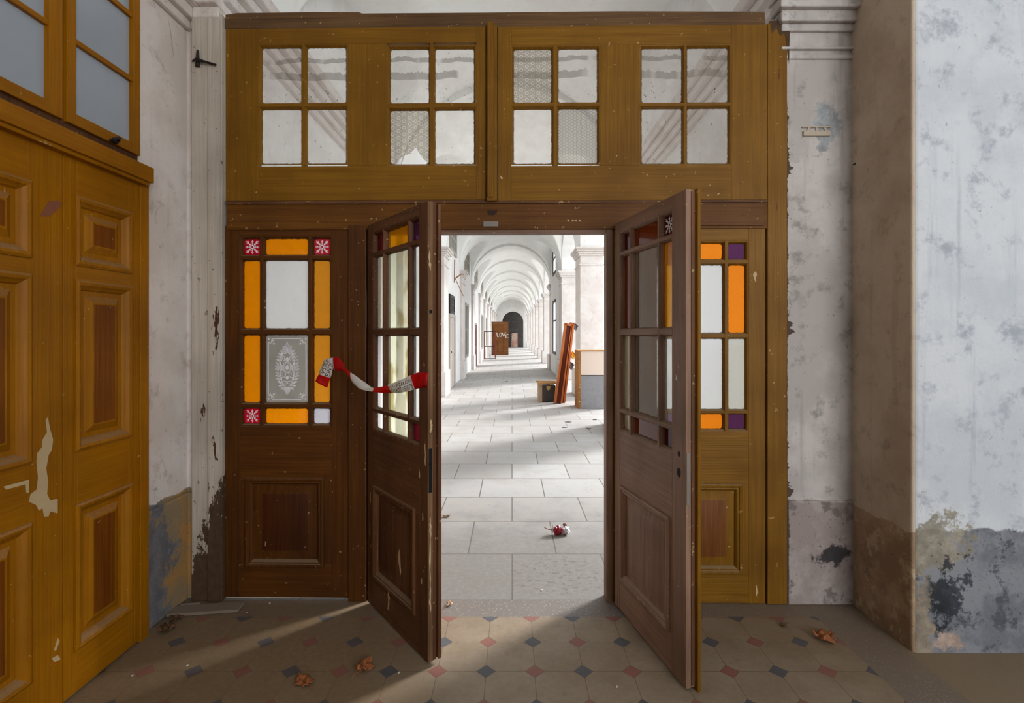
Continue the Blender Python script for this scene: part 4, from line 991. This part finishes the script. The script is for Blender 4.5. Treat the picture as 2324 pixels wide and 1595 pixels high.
MB().tube([(2.30, -.02, 2.37), (2.32, -.035, 2.385), (2.335, -.02, 2.375)], .007).box(2.30, 2.335, -.02, -.004, 2.362, 2.372).build('latch', M['iron'], r)
osash('ochre window sash over the left wall door, cut by the frame edge', 1.62, 2.064, 1.66, 2.006)

# ------------------------------------------------------------------ litter
def leafmesh(seed, s, curl):
    rnd = random.Random(seed); b = MB(); n = 40; pts = []
    for i in range(n):
        a = 2*math.pi*i/n; lob = .62+.38*abs(math.cos(2.5*a)) + .08*math.cos(11*a); pts.append((s*lob*math.cos(a), s*lob*math.sin(a)*.8))
    rings_ = [0, .35, .7, 1.0]
    def zz(x, y): return .006+curl*s*(abs(mnoise.noise(Vector((x/s*1.6, y/s*1.6, seed))))*1.1+.6*((x/s)**2)*.6)
    b.v.append((0, 0, zz(0, 0)))
    for r_ in rings_[1:]:
        for x, y in pts: b.v.append((x*r_, y*r_, zz(x*r_, y*r_)))
    for i in range(n): b.f.append([0, 1+i, 1+(i+1) % n]); b.mi.append(0)
    for k_ in range(2):
        for i in range(n): a = 1+k_*n; b.f.append([a+i, a+n+i, a+n+(i+1) % n, a+(i+1) % n]); b.mi.append(0)
    return b
M['leaf'] = plain('dry orange leaf', lin(170, 100, 50), .7, 0, .5, 40); M['leaf_dk'] = plain('brown crumpled leaf', lin(112, 76, 44), .8, 0, .5, 40)
def leaf(label, px, py, s, curl, mat, seed):
    p_ = at(px, py); r = thing('dry_leaf', label, 'leaf', (p_.x, p_.y, 0), seed*1.3)
    leafmesh(seed, s, curl).build('leaf_blade', mat, r, 0, 60, .0015)
    MB().tube([(-s*.5, 0, .010), (-s*1.2, .01, .014), (-s*1.7, .02, .006)], .0016, 5).build('leaf_stalk', mat, r)
leaf('curled orange dry leaf on the tiles in front of the left door leaf', 828, 1518, .048, .9, M['leaf'], 1)
leaf('flat torn orange leaf nearest the camera on the left tiles', 690, 1550, .046, .5, M['leaf'], 2)
leaf('curled golden brown leaf on the tiles before the right pilaster strip', 1872, 1452, .06, .8, M['leaf'], 3)
leaf('dark crumpled leaf in the dirt by the left wall door', 378, 1432, .05, .9, M['leaf_dk'], 4)
leaf('torn dark leaf scrap beside the dusty loose board', 400, 1405, .04, .5, M['leaf_dk'], 7)
leaf('small dark leaf on the tiles right of the swung-open bleached door leaf', 1778, 1422, .022, .4, M['leaf_dk'], 8)
leaf('dark leaf bit on the slabs just beyond the left door edge', 1014, 1173, .035, .4, M['leaf_dk'], 5)
leaf('small brown leaf on the threshold strip by the left door edge', 1020, 1373, .022, .5, plain('tan leaf', lin(186, 150, 116), .7), 6)
# loose board in the corner
r = thing('loose_board', 'dusty loose board lying on the floor under the left side panel', 'board', tuple(at(468, 1386)), math.radians(8))
MB().box(-.18, .18, -.045, .045, .002, .018).build('board_plank', plain('dusty grey board', lin(134, 118, 100), .85), r, .003)
MB().box(-.16, -.06, .05, .075, .002, .012).build('pale_splinter', plain('pale splinter', lin(170, 166, 160), .8), r, .002)
# crushed red and white wrapper
M['foil_r'] = plain('crimson cup paper', lin(176, 16, 52), .35, 0, .3, 60); M['foil_w'] = plain('white cup paper', lin(226, 222, 228), .4, 0, .2, 50); M['foil_b'] = plain('brown paper scrap', lin(140, 86, 74), .7)
p_ = at(1266, 1214); r = thing('crushed_wrapper', 'crushed crimson and white paper cup lying on the stone slabs', 'litter', tuple(p_))
def crumple(name, c, s, mat, seed, sub=3):
    bm = bmesh.new(); bmesh.ops.create_icosphere(bm, subdivisions=sub, radius=1)
    for v in bm.verts:
        k_ = 1+.35*mnoise.noise(v.co*2.2+Vector((seed, 0, 0)))+.18*mnoise.noise(v.co*5+Vector((0, seed, 0)))
        v.co = Vector((v.co.x*k_*s[0]+c[0], v.co.y*k_*s[1]+c[1], max(v.co.z*k_*s[2]+c[2], .001)))
    me = bpy.data.meshes.new(name); bm.to_mesh(me); bm.free(); me.materials.append(mat); o = bpy.data.objects.new(name, me); COL.objects.link(o); o.parent = r; return o
crumple('cup_body', (0, 0, .034), (.034, .03, .034), M['foil_r'], 1)
crumple('cup_lining', (.055, .01, .03), (.035, .03, .028), M['foil_w'], 2); crumple('cup_rim', (-.034, .01, .04), (.008, .02, .03), M['foil_w'], 5, 2)
crumple('paper_scrap', (.055, .03, .065), (.016, .014, .012), M['foil_b'], 3, 2)
MB().tube([(-.10, .02, .05), (-.07, .02, .036), (-.035, .01, .034)], .003, 6).build('straw', M['foil_b'], r)
# crumbs of plaster swept against things
M['crumb'] = plain('plaster crumb', lin(206, 198, 186), .9)
crumbs = [(425, 1512, 'on the dirty tiles left of the near leaf'), (612, 1370, 'just under the left side panel'), (560, 1392, 'beside the loose board'), (300, 1535, 'beside the ochre door'), (905, 1528, 'at the foot of the left door leaf'), (1400, 1560, 'inside the open right leaf'), (2040, 1402, 'at the foot of the right reveal'), (1230, 1340, 'on the slab behind the threshold')]
for i, (a, b_, wh) in enumerate(crumbs):
    p_ = at(a, b_); bm = bmesh.new(); bmesh.ops.create_icosphere(bm, subdivisions=1, radius=.006)
    for v in bm.verts: v.co *= random.uniform(.7, 1.25); v.co.z = v.co.z*.6+.004
    me = bpy.data.meshes.new('plaster_crumb'); bm.to_mesh(me); bm.free(); me.materials.append(M['crumb']); o = bpy.data.objects.new('plaster_crumb', me); COL.objects.link(o); o.location = p_
    tag(o, f'tiny white plaster crumb {wh}', 'crumb', 'plaster crumbs on the floor')
M['scrap'] = plain('dark litter', lin(58, 46, 38), .8)
for a, b_, wh in ((1290, 958, 'nearest the boxed counter corner'), (1350, 953, 'in front of the boxed counter'), (1280, 970, 'on the lit slabs before the counter'), (1335, 973, 'at the edge of the pier shadow'), (1150, 865, 'alone in the middle of the far floor')):
    p_ = at(a, b_); rnd = random.Random(a); q = MB(); q.prism([(.055*math.cos(2*math.pi*i/9)*rnd.uniform(.3, 1.1), .03*math.sin(2*math.pi*i/9)*rnd.uniform(.5, 1), .002) for i in range(9)], (0, 0, .007)); o = q.build('litter_scrap', M['scrap'], None, .002); o.location = p_
    tag(o, f'small dark litter scrap {wh}', 'litter', 'dark scraps on the corridor floor')

# ------------------------------------------------------------------ light
w = bpy.data.worlds.new('overcast sky'); scn.world = w; w.use_nodes = True
bg = w.node_tree.nodes['Background']; bg.inputs[0].default_value = (.87, .935, 1, 1); bg.inputs[1].default_value = 3.4
s = bpy.data.lights.new('sun', 'SUN'); s.energy = 5.5; s.angle = math.radians(12); s.color = (1, .99, .985)
so = bpy.data.objects.new('sun', s); COL.objects.link(so)
dv = Vector((-.785*math.cos(math.radians(28)), -.62*math.cos(math.radians(28)), -math.sin(math.radians(28))))
so.rotation_euler = dv.to_track_quat('-Z', 'Y').to_euler(); so.location = (8, 8, 8)
a = bpy.data.lights.new('window daylight', 'AREA'); a.shape = 'RECTANGLE'; a.size = 2.4; a.size_y = 3.0; a.energy = 165; a.color = (.95, .97, 1)
ao = bpy.data.objects.new('window daylight', a); COL.objects.link(ao); ao.location = (3.15, -3.88, 2.4)
ao.rotation_euler = Vector((-.42, 1, -.06)).to_track_quat('-Z', 'Y').to_euler()

# ------------------------------------------------------------------ camera
cam = bpy.data.cameras.new('camera'); cam.sensor_width = 36; cam.lens = F/2324*36; cam.shift_y = -(1595/2-HY)/2324; cam.clip_start = .05; cam.clip_end = 200
co = bpy.data.objects.new('camera', cam); COL.objects.link(co); co.location = (0, 0, CH); co.rotation_euler = (math.pi/2, 0, 0)
scn.camera = co
scn.view_settings.view_transform = 'Standard'; scn.view_settings.look = 'None'; scn.view_settings.exposure = 0.07; scn.view_settings.gamma = 1.0
scn.view_settings.use_curve_mapping = False
scn.cycles.use_adaptive_sampling = True; scn.cycles.adaptive_threshold = 0.07; scn.cycles.adaptive_min_samples = 20; scn.cycles.diffuse_bounces = 3; scn.cycles.glossy_bounces = 2; scn.cycles.max_bounces = 8; scn.cycles.caustics_reflective = False; scn.cycles.caustics_refractive = False
